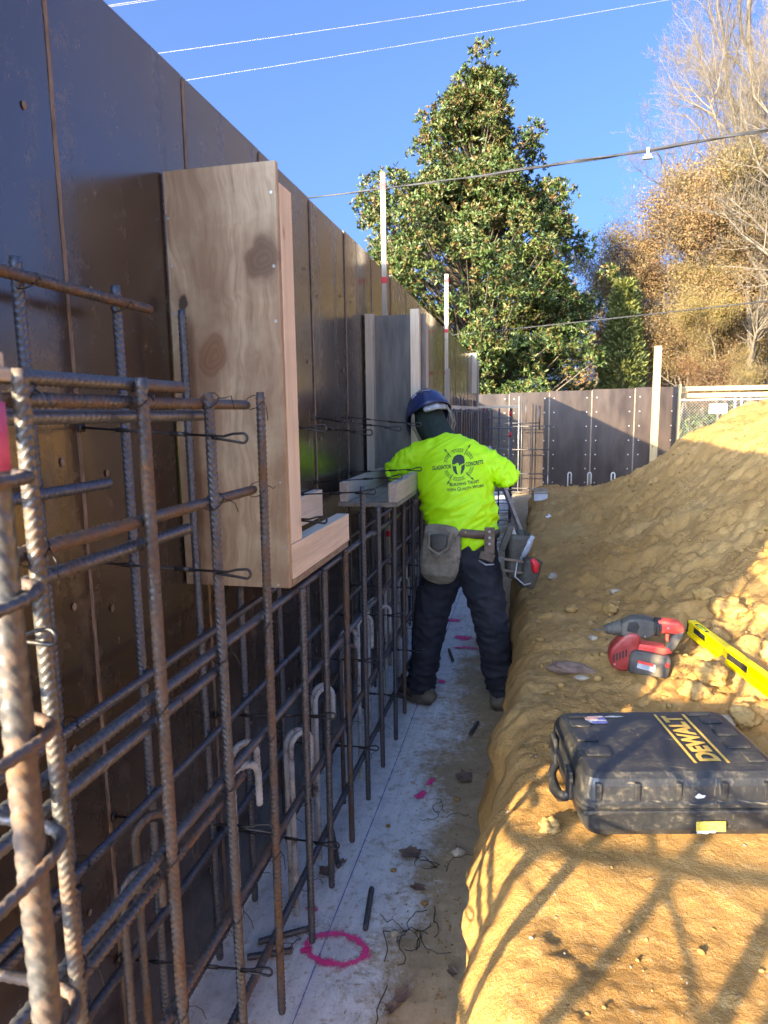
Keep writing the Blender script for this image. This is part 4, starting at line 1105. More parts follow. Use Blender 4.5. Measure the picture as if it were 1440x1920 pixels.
bb = B(); bb.box((0.40, 0.468, 1.603), (0.462, 0.515, 1.614)); bb.box((0.396, 0.465, 1.6145), (0.458, 0.512, 1.628)); tag(obj('wood_lath', bb.build('wood_lath', bevel=0.002), 'grey_y'), 'short stacked wood lath ends on the blurred thick bar', 'lath')

# unseen mat added behind the camera to cast a shadow grid on the bank
shadow_mat = thing('rebar_mat', 'unseen mat of thick bars added to cast a shadow grid on the near bank', 'rebar mat', (-0.3, -0.5, 0))
for x in (-1.35, -0.98, -0.62, -0.30, 0.0, 0.30, 0.62): vbar(shadow_mat, 'vertical_bar', x, -0.50, 0.03, 1.70, 0.0165, 2, 'rebar_rusty')
for z in (0.62, 0.98, 1.22, 1.50):
    me = bar_mesh(2.3, 0.013, 2, 'rebar_rusty'); obj('horizontal_bar', me, None, shadow_mat, mw=Matrix.Translation((-1.5, -0.53, z)) @ Matrix.Rotation(math.pi / 2, 4, 'Y'))
for x0, z0, x1, z1 in ((-0.62, 0.95, -0.30, 0.62), (-0.1, 1.5, 0.3, 1.17)):
    bbx = B(); bbx.tube([(x0, -0.475, z0), (x1, -0.475, z1)], 0.009, 6); obj('diagonal_bar', bbx.build('diagonal_bar', True), 'rebar_rusty', shadow_mat)
# rebar beyond the worker: corner cage, far mats, dowels against the far wall
cc = thing('column_cage', 'square cage of tied bars standing at the far corner behind the worker', 'rebar cage', (0.4, 9.4, 0))
for x in (0.30, 0.47, 0.64):
    for y in (8.9, 9.5):
        if x == 0.47 and y == 8.9: continue
        bbx = B(); bbx.tube([(x, y, 0), (x, y, 1.62)], 0.013, 6); obj('vertical_bar', bbx.build('vertical_bar', True), 'rebar', cc)
for z in np.arange(0.15, 1.6, 0.135):
    bbx = B(); bbx.tube([(0.28, 8.88, z), (0.66, 8.88, z), (0.66, 9.52, z), (0.28, 9.52, z), (0.28, 8.88, z)], 0.008, 5); obj('hoop', bbx.build('hoop'), 'rebar', cc)
for x, z in ((0.30, 1.585), (0.64, 1.55), (0.64, 1.28)):
    bbx = B(); bbx.tube([(x, 8.9, z - 0.03), (x, 8.9, z + 0.03)], 0.017, 8); obj('tape_band', bbx.build('tape_band', True), 'red_mark', cc)
bb = B(); bb.box((0.10, 5.6, 1.605), (0.14, 8.87, 1.645), rot=Matrix.Rotation(-0.055, 3, 'Z')); tag(obj('lumber_strip', bb.build('lumber_strip'), 'pine_y'), 'long thin pine strip lying along the top of the far front mat', 'lumber')
bb = B(); bb.box((0.22, 8.84, 1.625), (0.74, 8.90, 1.655)); tag(obj('lumber_strip', bb.build('lumber_strip'), 'pine_x'), 'short pine strip across the top of the far column cage', 'lumber')
fm = thing('rebar_mat', 'sparse mat of thin bars before the far formwork wall', 'rebar mat', (1, 13, 0))
for z, x0, x1 in ((1.36, 0.2, 1.05), (1.30, 0.5, 1.35), (0.86, 0.3, 1.35), (0.40, 0.2, 1.3), (0.12, 0.3, 2.7), (0.05, 0.4, 1.2)):
    bbx = B(); bbx.tube([(kx(x0), 12.98, z), (kx(x1), 12.98, z)], 0.011, 5); obj('horizontal_bar', bbx.build('horizontal_bar', True), 'rebar', fm)
for x, z0, z1, mt in ((0.66, 0, 1.86, 'galv'), (0.72, 0, 1.84, 'rebar'), (0.80, 1.35, 1.80, 'rebar'), (1.06, 1.25, 1.68, 'rebar'), (1.25, 0.1, 0.4, 'galv'), (0.9, 0, 1.3, 'rebar')):
    bbx = B(); bbx.tube([(kx(x), 13.0, z0), (kx(x), 13.0, z1)], 0.010, 5); obj('vertical_bar', bbx.build('vertical_bar', True), mt, fm)
for q, x in enumerate((1.58, 1.93, 2.34)):
    pts = [(x, 12.65, 0), (x, 12.65, 0.42)] + [(x + 0.03 - 0.03 * math.cos(a), 12.65, 0.42 + 0.04 * math.sin(a)) for a in np.linspace(0.3, math.pi, 6)] + [(x + 0.06, 12.65, 0.25)]
    bb = B(); bb.tube(pts, 0.012, 6); tag(obj('hooked_dowel', bb.build('hooked_dowel', True), 'hook'), ORD[q] + ' pale hooked dowel from the left before the far formwork wall', 'dowel', 'hooked dowels by the far wall')

# ------------------------------------------------------------------ window buck in two halves
b1 = thing('window_buck', 'near half of the window buck: knotty plywood jamb and pine sill ledge', 'blockout form', (0.15, 1.7, 1.12))
bb = B(); bb.box((0.006, 1.600, 1.122), (0.302, 1.6185, 2.172)); obj('plywood_jamb', bb.build('plywood_jamb', bevel=0.0015, seg=1), 'ply', b1)
bb = B(); bb.box((0.265, 1.620, 1.236), (0.3035, 1.702, 2.128)); obj('stud', bb.build('stud', bevel=0.002), 'pine_z', b1)
bb = B(); bb.box((0.008, 1.6205, 1.122), (0.304, 2.165, 1.140)); obj('plywood_sill', bb.build('plywood_sill', bevel=0.001, seg=1), 'ply_edge', b1)
bb = B(); bb.box((0.262, 1.6205, 1.1415), (0.3055, 2.175, 1.2345)); obj('front_board', bb.build('front_board', bevel=0.0025), 'pine_y', b1)
bb = B(); bb.box((0.006, 1.6205, 1.1415), (0.045, 2.70, 1.255)); obj('rear_board', bb.build('rear_board', bevel=0.0025), 'pine_y', b1)
bb = B()
for x, z in ((0.29, 2.10), (0.29, 1.93), (0.29, 1.80), (0.015, 2.06), (0.018, 1.945), (0.02, 1.83), (0.29, 1.23), (0.285, 1.4), (0.02, 1.15), (0.27, 1.13)):
    bb.add([(x + 0.004 * math.cos(a), 1.5985, z + 0.004 * math.sin(a)) for a in np.linspace(0, 6.283, 8, endpoint=False)], [tuple(range(8))])
stuff(obj('nail_heads', bb.build('nail_heads'), 'screw', b1))
b2 = thing('window_buck', 'far half of the window buck: grey plywood jamb and ledge under the worker\'s arm', 'blockout form', (0.15, 3.5, 1.16))
bb = B(); bb.box((0.008, 3.70, 1.165), (0.335, 3.718, 2.105)); obj('plywood_jamb', bb.build('plywood_jamb'), 'ply_grey', b2)
bb = B(); bb.box((0.010, 3.645, 1.20), (0.055, 3.698, 2.11)); obj('stud', bb.build('stud', bevel=0.002), 'grey_z', b2)
bb = B(); bb.box((0.262, 3.645, 1.272), (0.310, 3.698, 2.125)); obj('stud', bb.build('stud', bevel=0.002), 'pine_z', b2)
bb = B(); bb.box((0.298, 3.7195, 1.20), (0.336, 3.81, 2.06)); obj('brace_stud', bb.build('brace_stud', bevel=0.002), 'grey_z', b2)
bb = B(); bb.box((0.075, 2.83, 1.165), (0.343, 3.698, 1.183)); obj('plywood_sill', bb.build('plywood_sill', bevel=0.001, seg=1), 'ply_sill', b2)
bb = B(); bb.box((0.080, 2.84, 1.1845), (0.118, 3.643, 1.272)); obj('rear_board', bb.build('rear_board', bevel=0.002), 'grey_y', b2)
bb = B(); bb.box((0.303, 2.835, 1.1845), (0.342, 3.643, 1.270)); obj('front_board', bb.build('front_board', bevel=0.002), 'grey_y', b2)

# grade stakes with red bands
def stake(x, y, zt, bands, label, w=0.014):
    t = thing('grade_stake', label, 'stake', (x, y, 0))
    bb = B(); bb.box((x - w, y - w * 0.6, 0.01), (x + w, y + w * 0.6, zt)); obj('lath', bb.build('lath', bevel=0.001, seg=1), 'grey_z' if zt > 2.9 else 'pine_z', t)
    for z in bands:
        bb = B(); bb.box((x - w - .0015, y - w * 0.6 - .0015, z - 0.017), (x + w + .0015, y + w * 0.6 + .0015, z + 0.017)); obj('red_band', bb.build('red_band'), 'red_mark', t)
stake(0.068, 3.90, 2.91, (2.84, 2.33, 0.85, 1.4), 'nearer tall grade stake with red bands rising behind the grey jamb')
stake(0.085, 6.66, 2.89, (2.83, 2.36, 1.96), 'farther grade stake with red bands rising beside the long wall', 0.017)
bb = B(); bb.box((0.11, 6.35, 1.2), (0.15, 6.41, 1.98)); tag(obj('lumber_stub', bb.build('lumber_stub'), 'grey_z'), 'short pale upright stub beside the farther grade stake', 'lumber')
# brace leaning on the bank behind the worker
bb = B()
A_, B_ = Vector((0.893, 5.1, Hf(0.96, 5.1) - 0.02)), Vector((0.60, 5.0, 1.32))
bb.tube([A_, B_], 0.019, 4); tag(obj('brace_pole', bb.build('brace_pole'), 'galv'), 'grey metal brace leaning behind the worker\'s right elbow', 'brace')
bb = B(); bb.tube([(0.64, 4.9, 0.02), (0.635, 4.9, 1.25)], 0.02, 8); tag(obj('steel_stake', bb.build('steel_stake', True), 'galv'), 'upright steel stake just behind the worker\'s right side', 'stake')
# ================================================================== THE WORKER
def displace(me, fn):
    n = len(me.vertices); co = np.empty(n * 3); me.vertices.foreach_get('co', co); co = co.reshape(-1, 3)
    no = np.empty(n * 3); me.vertices.foreach_get('normal', no); no = no.reshape(-1, 3)
    d = np.array([fn(Vector(p)) for p in co])
    me.vertices.foreach_set('co', (co + no * d[:, None]).ravel()); me.update()
    return me
def rn(p, fx_, fy_, fz_, seed=0): return noise.noise(Vector((p.x * fx_ + seed, p.y * fy_, p.z * fz_)))
def ridge(v, k=2.2): return (1 - abs(v)) ** k
V_ = Vector
hipL, hipR = V_((0.495, 3.34, 0.90)), V_((0.655, 3.33, 0.90))
kneeL, kneeR = V_((0.405, 3.37, 0.485)), V_((0.725, 3.33, 0.50))
ankL, ankR = V_((0.352, 3.42, 0.12)), V_((0.775, 3.43, 0.12))
pel, wai, che, shc, nek, hed = V_((0.575, 3.33, 0.93)), V_((0.572, 3.33, 1.02)), V_((0.535, 3.38, 1.20)), V_((0.495, 3.45, 1.355)), V_((0.452, 3.52, 1.425)), V_((0.372, 3.60, 1.515))
shL, shR = V_((0.315, 3.48, 1.345)), V_((0.668, 3.42, 1.335))
elL, elR = V_((0.205, 3.46, 1.268)), V_((0.812, 3.38, 1.248))
wrL, wrR = V_((0.245, 3.70, 1.305)), V_((0.640, 3.60, 1.235))

person = thing('person', 'worker in hi-viz yellow shirt and blue hard hat bending over the form', 'person', (0.56, 3.4, 0))
# one continuous body under the clothes
b = B()
loft(b, [(pel, .150, .105), (wai, .145, .10), (che, .165, .11), (shc, .150, .085), (nek, .055, .055)], 20)
loft(b, [(nek, .052, .052), (nek.lerp(hed, .6), .055, .06), (hed, .076, .093), (hed + V_((-.02, .03, .07)), .066, .085)], 18)
for sh, el, wr in ((shL, elL, wrL), (shR, elR, wrR)):
    loft(b, [(shc.lerp(sh, .55), .06, .06), (sh, .055, .055), (el, .040, .040), (el.lerp(wr, .3), .040, .037), (wr, .026, .022)], 14, (0, 0, 1))
    d = (wr - el).normalized(); side = d.cross(V_((0, 0, 1))).normalized()
    palm = wr + d * 0.05
    loft(b, [(wr, .026, .020), (palm, .040, .017), (wr + d * 0.09, .038, .015)], 12, tuple(side))
    for q, (off, ln) in enumerate(((-.030, .062), (-.010, .075), (.010, .070), (.029, .055))):
        p0 = wr + d * 0.085 + side * off; p1 = p0 + d * ln * .5 - V_((0, 0, .008)); p2 = p1 + d * ln * .38 - V_((0, 0, .026))
        loft(b, [(p0, .0088, .0085), (p1, .0085, .0082), (p2, .0075, .007)], 8, tuple(side))
    s_ = side * (1 if sh is shL else -1)
    p0 = wr + d * .03 + s_ * .028; p1 = p0 + d * .03 + s_ * .024; p2 = p1 + d * .03 - V_((0, 0, .008))
    loft(b, [(p0, .011, .011), (p1, .0105, .010), (p2, .009, .0085)], 8, tuple(side))
for hp, kn, an in ((hipL, kneeL, ankL), (hipR, kneeR, ankR)):
    loft(b, [(pel.lerp(hp, .6), .085, .09), (hp - V_((0, 0, .06)), .082, .085), (kn, .052, .056), (kn.lerp(an, .35), .050, .055), (an, .034, .040)], 16)
    loft(b, [(an, .034, .04), (an + V_((0, .02, -.07)), .036, .05), (an + V_((0, .10, -.085)), .04, .03)], 12)
# face: nose, mouth, brow on the far side
fd = V_((-.35, .86, -.36)).normalized()
loft(b, [(hed + fd * .085 + V_((0, 0, .02)), .010, .012), (hed + fd * .108 + V_((0, 0, -.012)), .014, .012)], 8)
loft(b, [(hed + fd * .086 + V_((-.02, 0, -.045)), .008, .006), (hed + fd * .086 + V_((.02, 0, -.045)), .008, .006)], 8, (0, 0, 1))
body = remeshed('body', b, 0.0075, 2, 0.5); obj('body', body, 'skin', person)

# trousers
b = B()
loft(b, [(pel + V_((0, 0, .055)), .168, .122), (pel, .178, .135), (pel - V_((0, -.01, .07)), .172, .135)], 22)
for hp, kn, an, s_ in ((hipL, kneeL, ankL, -1), (hipR, kneeR, ankR, 1)):
    loft(b, [(pel.lerp(hp, .75) - V_((0, 0, .02)), .098, .122), (hp - V_((-.012 * s_, 0, .12)), .112, .120), (hp.lerp(kn, .62), .100, .106), (kn, .087, .092), (kn.lerp(an, .38), .083, .090), (kn.lerp(an, .75), .078, .086), (an + V_((0, .005, .02)), .078, .090), (an - V_((0, 0, .020)), .072, .090)], 18, round_ends=True)
tr = remeshed('trousers', b, 0.0095, 5, 0.5)
def tf_(p):
    low = max(0, 0.42 - p.z) / 0.42
    cuff = (0.020 * (ridge(noise.noise(V_((p.x * 8, p.y * 8, p.z * 26 + 2 * p.x))), 4) - .45) + 0.006 * rn(p, 10, 10, 30, 4)) * min(1, low * 1.5)
    diag = 0.007 * (ridge(rn(p, 7, 7, 16, 9), 5) - 0.4) + 0.008 * (ridge(noise.noise(V_((p.x * 14 + p.z * 12, p.y * 8, p.z * 9))), 5) - 0.4)
    kn_ = math.exp(-((p.z - 0.48) / 0.09) ** 2) * 0.013 * (ridge(rn(p, 9, 9, 34, 2)) - 0.55)
    return cuff + diag + kn_ + 0.004 * noise.noise(p * 11)
displace(tr, tf_); obj('trousers', tr, 'pants', person)

# shirt
b = B()
loft(b, [(pel + V_((-.005, 0, .015)), .176, .138), (wai + V_((0, 0, -.03)), .178, .138), (wai + V_((0, -.005, .03)), .184, .142), (wai.lerp(che, .5), .188, .142), (che, .196, .142), (che.lerp(shc, .55), .196, .128), (shc, .165, .102), (shc.lerp(nek, .55), .115, .085), (nek.lerp(shc, .25), .078, .074)], 26, (0.98, -.15, .12), True)
for sh, el, wr, s_ in ((shL, elL, wrL, -1), (shR, elR, wrR, 1)):
    loft(b, [(shc.lerp(sh, .45), .095, .085), (sh + V_((-.012 * s_, 0, -.012)), .088, .082), (sh.lerp(el, .55), .072, .070), (el + V_((0, 0, 0)), .060, .062), (el.lerp(wr, .25), .058, .056), (el.lerp(wr, .7), .046, .044), (el.lerp(wr, .97), .038, .035)], 18, (0, 0, 1))
sh_me = remeshed('shirt', b, 0.0085, 5, 0.5)
def sf(p):
    # pulls running from the waist up towards the raised shoulder, gathers at elbows and hem
    q = noise.noise(V_((p.x * 5 + 1.5 * p.z, p.y * 3, p.z * 15 - p.x * 9)))
    q2 = noise.noise(V_((p.x * 9 + 40, p.y * 5, p.z * 30 - p.x * 15)))
    w = math.exp(-((p.z - 1.05) / 0.10) ** 2)
    arm = min(1, max(0, abs(p.x - 0.51) - 0.17) / 0.05)
    f = (0.008 + 0.020 * w) * (ridge(q, 5) - 0.4) + (0.004 + 0.007 * w) * (ridge(q2, 5) - 0.4)
    a = arm * (0.014 * (ridge(noise.noise(V_((p.x * 26, p.y * 9, p.z * 14 + p.x * 10)))) - 0.6) + 0.008 * (ridge(rn(p, 40, 12, 24, 5)) - 0.6))
    flat = 1 - 0.75 * math.exp(-(((p.x - 0.55) / 0.10) ** 2 + ((p.z - 1.28) / 0.09) ** 2)) if p.y < 3.4 else 1
    return (f * (1 - 0.4 * arm) + a) * flat + 0.0015 * noise.noise(p * 14)
displace(sh_me, sf)
shirt = obj('shirt', sh_me, 'hiviz', person)
bm = bmesh.new(); bm.from_mesh(sh_me); bvh = BVHTree.FromBMesh(bm); bm.free()

# print on the back: emblem and words, laid on the cloth
def text_mesh(body_, size, bold=0.0, shear=0.0, spacing=1.0, caps=False):
    cu = bpy.data.curves.new('t', 'FONT'); cu.body = body_; cu.size = size; cu.offset = bold; cu.shear = shear
    cu.space_character = spacing; cu.align_x = 'CENTER'; cu.align_y = 'CENTER'; cu.resolution_u = 3
    if caps:
        cu.small_caps_scale = 0.78
        for ch_ in cu.body_format: ch_.use_small_caps = True
    o = bpy.data.objects.new('t', cu); C.objects.link(o)
    dg = bpy.context.evaluated_depsgraph_get(); dg.update()
    me = bpy.data.meshes.new_from_object(o.evaluated_get(dg))
    bpy.data.objects.remove(o); bpy.data.curves.remove(cu)
    return me
def flat_poly(polys):
    bm = bmesh.new()
    for pl in polys:
        vs = [bm.verts.new((x, y, 0)) for x, y in pl]; bm.faces.new(vs)
    bmesh.ops.triangulate(bm, faces=bm.faces); me = bpy.data.meshes.new('p'); bm.to_mesh(me); bm.free(); return me
def ring_poly(r0, r1, a0, a1, n):
    A = np.linspace(a0, a1, n + 1)
    return [[(r0 * math.cos(a), r0 * math.sin(a)), (r1 * math.cos(a), r1 * math.sin(a)), (r1 * math.cos(b_), r1 * math.sin(b_)), (r0 * math.cos(b_), r0 * math.sin(b_))] for a, b_ in zip(A[:-1], A[1:])]
LOGO = V_((0.562, 3.0, 1.318)); LA = math.radians(7)
def on_shirt(name, me, ox, oz, rot=0.0, sx=1.0, off=0.0035):
    bm = bmesh.new(); bm.from_mesh(me)
    xs_ = [v.co.x for v in bm.verts]; ys_ = [v.co.y for v in bm.verts]
    for c_ in np.arange(min(xs_), max(xs_), 0.010)[1:]:
        bmesh.ops.bisect_plane(bm, geom=bm.verts[:] + bm.edges[:] + bm.faces[:], plane_co=(c_, 0, 0), plane_no=(1, 0, 0))
    for c_ in np.arange(min(ys_), max(ys_), 0.010)[1:]:
        bmesh.ops.bisect_plane(bm, geom=bm.verts[:] + bm.edges[:] + bm.faces[:], plane_co=(0, c_, 0), plane_no=(0, 1, 0))
    cr, sr = math.cos(rot), math.sin(rot); cl, sl = math.cos(LA), math.sin(LA)
    for v in bm.verts:
        x, y = v.co.x * sx, v.co.y
        x, y = x * cr - y * sr + ox, x * sr + y * cr + oz
        x, y = x * cl - y * sl, x * sl + y * cl
        p = V_((LOGO.x + x, 3.0, LOGO.z + y))
        hit, nrm, _, _ = bvh.ray_cast(p, V_((0, 1, 0)))
        v.co = hit + V_((0, -off, 0)) if hit is not None else p
    m2 = bpy.data.meshes.new(name); bm.to_mesh(m2); bm.free()
    return obj(name, m2, 'print', shirt)
def fit(me, w, h):
    xs_ = [v.co.x for v in me.vertices]; ys_ = [v.co.y for v in me.vertices]
    mx_, my_ = (max(xs_) + min(xs_)) / 2, (max(ys_) + min(ys_)) / 2
    for v in me.vertices: v.co = ((v.co.x - mx_) * w / (max(xs_) - min(xs_)), (v.co.y - my_) * h / (max(ys_) - min(ys_)), 0)
    return me
on_shirt('shirt_word', fit(text_mesh('GLADIATOR', 0.033, 0.0008), 0.100, 0.0195), -0.085, -0.004)
on_shirt('shirt_word', fit(text_mesh('CONCRETE', 0.033, 0.0008), 0.084, 0.0195), 0.076, -0.004)
on_shirt('shirt_word', fit(text_mesh('Building Trust', 0.0245, 0.0004, caps=True), 0.142, 0.0165), 0.022, -0.090)
on_shirt('shirt_word', fit(text_mesh('With Quality Work', 0.0245, 0.0004, caps=True), 0.180, 0.0185), 0.024, -0.116)
arcs = []
for a0, a1 in ((0.25, 1.0), (1.15, 2.05), (2.2, 2.9), (3.45, 4.1), (4.25, 5.15), (5.3, 6.03)):
    arcs += ring_poly(0.0735, 0.0755, a0, a1, 8) + ring_poly(0.0610, 0.0628, a0, a1, 8)
    for a in np.arange(a0 + 0.06, a1 - 0.05, 0.16):     # key pattern between the rings
        arcs += ring_poly(0.0628, 0.0705, a, a + 0.028, 1) + ring_poly(0.0685, 0.0705, a, a + 0.10, 1)
on_shirt('emblem_ring', flat_poly(arcs), 0, 0)
hl = [[(-0.004, 0.047), (0.014, 0.046), (0.027, 0.036), (0.032, 0.020), (0.031, 0.004), (0.010, -0.002), (0.003, -0.008), (0.002, 0.004), (-0.004, 0.010), (-0.022, 0.002), (-0.031, 0.005), (-0.030, 0.022), (-0.020, 0.040)],
      [(-0.031, 0.001), (-0.022, -0.006), (-0.012, -0.004), (-0.011, -0.020), (-0.006, -0.046), (-0.014, -0.044), (-0.026, -0.026)],
      [(0.031, -0.001), (0.014, -0.008), (0.013, -0.022), (0.008, -0.048), (0.017, -0.042), (0.029, -0.022)]]
on_shirt('emblem_helmet', flat_poly(hl), 0, 0)
def arrow(a):
    s0, s1 = 0.052, 0.098; w = 0.0013
    pl = [[(s0, -w), (s1, -w), (s1, w), (s0, w)], [(s1 - 0.006, -0.0048), (s1 + 0.012, 0), (s1 - 0.006, 0.0048)]]
    return [[(x * math.cos(a) - y * math.sin(a), x * math.sin(a) + y * math.cos(a)) for x, y in p] for p in pl]
for a in (62, 137, 242, 317): on_shirt('emblem_arrow', flat_poly(arrow(math.radians(a - 7))), 0, 0, off=0.0042)

# boots
for an, toe, nm in ((ankL, V_((-.17, .15, 0)), 'boot'), (ankR, V_((.03, .24, 0)), 'boot')):
    b = B(); hd_ = toe.normalized(); sd = V_((hd_.y, -hd_.x, 0)); base = V_((an.x, an.y, 0))
    heel = base - hd_ * 0.06
    loft(b, [(base + V_((0, 0, .22)), .058, .066), (base + V_((0, 0, .14)), .060, .070), (base + V_((0, 0, .085)), .058, .076), (base + V_((0, 0, .050)), .056, .084)], 16, tuple(sd))
    loft(b, [(heel + V_((0, 0, .060)), .050, .042), (base + hd_ * 0.04 + V_((0, 0, .070)), .053, .052), (base + hd_ * 0.12 + V_((0, 0, .064)), .058, .044), (base + hd_ * 0.19 + V_((0, 0, .056)), .054, .036)], 16, tuple(sd))
    me = remeshed('boot', b, 0.008, 3); displace(me, lambda p: 0.003 * noise.noise(p * 25)); bo = obj('boot', me, 'boot', person)
    s_ = []
    outl = []
    for a in np.linspace(0, 2 * math.pi, 26, endpoint=False):
        f_ = 0.075 + 0.150 * math.cos(a); w_ = (0.058 + 0.004 * math.cos(a)) * math.sin(a) * (1 - 0.12 * math.cos(2 * a))
        outl.append(base + hd_ * f_ + sd * w_)
    b = B(); n = len(outl)
    b.add([p + V_((0, 0, .014)) for p in outl] + [p + V_((0, 0, .040)) for p in outl], [(q, (q + 1) % n, n + (q + 1) % n, n + q) for q in range(n)] + [tuple(range(n))[::-1], tuple(range(n, 2 * n))])
    obj('boot_sole', b.build('boot_sole', bevel=0.004), 'sole', bo)

# hood over head and neck
b = B()
loft(b, [(nek + V_((.012, -.01, -.03)), .092, .085), (nek.lerp(hed, .35), .078, .082), (nek.lerp(hed, .8), .085, .10), (hed + V_((-.008, .012, .03)), .088, .107), (hed + V_((-.02, .03, .08)), .07, .09)], 20, (0.9, 0.3, .3))
me = remeshed('hood', b, 0.008, 4); displace(me, lambda p: 0.004 * (ridge(noise.noise(V_((p.x * 20, p.y * 10, p.z * 22 + p.x * 20)))) - .6)); obj('hood', me, 'hood', person)
# hard hat
upv = V_((-.40, .50, .78)).normalized(); fwd = V_((-.42, .80, -.64)); fwd = (fwd - upv * fwd.dot(upv)).normalized(); rgt = fwd.cross(upv).normalized()
hc = hed + V_((-.018, .018, .062))
def HP(x, y, z): return hc + rgt * x + fwd * y + upv * z
hv, hf = [], []; na, nz = 40, 14
for side_, sc_ in ((0, 1.0), (1, 0.955)):
    for q in range(nz + 1):
        t = q / nz; el_ = t * math.pi / 2
        for k in range(na):
            a = 2 * math.pi * k / na
            rx, ry, rz = 0.118 * sc_, 0.146 * sc_, 0.118 * sc_
            rim = (1 - t) ** 6
            cx_, sx_ = math.cos(a), math.sin(a)
            flare = 1 + rim * (0.06 + 0.16 * max(0, sx_) ** 3)
            dip = -0.028 - 0.030 * rim * (0.4 + 0.6 * max(0, -sx_)) + 0.022 * rim * max(0, 1 - abs(sx_) * 1.6) * 0.6
            crest = 1 + 0.022 * math.exp(-(cx_ / 0.22) ** 2) * math.sin(el_) ** 2
            hv.append(HP(rx * cx_ * math.cos(el_) * flare * crest, ry * sx_ * math.cos(el_) * flare * crest, dip + (rz + 0.028) * math.sin(el_) * crest))
off = (nz + 1) * na
for q in range(nz):
    for k in range(na):
        k2 = (k + 1) % na
        hf.append((q * na + k, q * na + k2, (q + 1) * na + k2, (q + 1) * na + k)); hf.append((off + q * na + k2, off + q * na + k, off + (q + 1) * na + k, off + (q + 1) * na + k2))
for k in range(na):
    k2 = (k + 1) % na; hf.append((k2, k, off + k, off + k2))
hat = obj('hard_hat', mesh('hard_hat', hv, hf, True), 'helmet', person)
def patch(name, cx_, cz_, w_, h_, mat, rot=0.0, lift=1.012):
    """a little raised piece following the shell; angles round and up the dome"""
    v, f = [], []; nu, nv = 6, 5
    for i_ in range(nu + 1):
        for j_ in range(nv + 1):
            x, y = (i_ / nu - .5) * w_, (j_ / nv - .5) * h_
            x, y = x * math.cos(rot) - y * math.sin(rot), x * math.sin(rot) + y * math.cos(rot)
            a, e = cx_ + x, cz_ + y
            v.append(HP(0.118 * math.cos(a) * math.cos(e) * lift, 0.146 * math.sin(a) * math.cos(e) * lift, -0.028 + 0.146 * math.sin(e) * lift))
    for i_ in range(nu):
        for j_ in range(nv):
            q = i_ * (nv + 1) + j_; f.append((q, q + nv + 1, q + nv + 2, q + 1))
    return obj(name, mesh(name, v, f, True), mat, hat)
for a, e in ((-2.05, 1.02), (-1.62, 1.12), (-1.2, 1.0), (-0.8, 0.9)): patch('vent', a, e, 0.20, 0.085, 'helmet_dark', 0.25)
patch('decal', -2.45, 0.62, 0.30, 0.26, 'helmet_dark', 0.2)
patch('decal', -1.75, 0.55, 0.34, 0.10, 'ratchet', -0.35)
# suspension, ratchet and chin straps
b = B()
loft(b, [(HP(-.06, -.105, -.060), .020, .010), (HP(0, -.128, -.062), .024, .012), (HP(.06, -.105, -.060), .020, .010)], 10, tuple(upv)); 
for q in range(7): loft(b, [(HP(-.05 + q * .0165, -.128 + .012 * abs(q - 3) / 3, -.075), .006, .008), (HP(-.05 + q * .0165, -.130 + .012 * abs(q - 3) / 3, -.050), .006, .008)], 6, tuple(rgt))
obj('ratchet', remeshed('ratchet', b, 0.005, 1), 'ratchet', hat)
ch = hed + fd * 0.07 + V_((0.0, 0, -.085))
for p0, p1 in ((HP(.105, -.055, -.05), HP(.078, .03, -.17)), (HP(.055, -.118, -.065), HP(.075, .02, -.175)), (HP(-.105, -.055, -.05), HP(-.08, .03, -.17))):
    m_ = (p0 + p1) / 2 + (((p0 + p1) / 2) - hed - V_((0, 0, -.03))).normalized() * 0.028
    pts = [p0, p0.lerp(m_, .5) + (m_ - hed).normalized() * .004, m_, p1.lerp(m_, .5), p1]
    v = []; f = []
    for q, p in enumerate(pts):
        n_ = (p - hed).normalized(); t_ = (pts[min(q + 1, 4)] - pts[max(q - 1, 0)]).normalized(); s_ = t_.cross(n_).normalized() * 0.0085
        v += [p - s_ + n_ * .008, p + s_ + n_ * .008, p + s_ + n_ * .004, p - s_ + n_ * .004]
    for q in range(4):
        for k in range(4): f.append((q * 4 + k, q * 4 + (k + 1) % 4, q * 4 + 4 + (k + 1) % 4, q * 4 + 4 + k))
    obj('chin_strap', mesh('chin_strap', v, f), 'strap', hat)

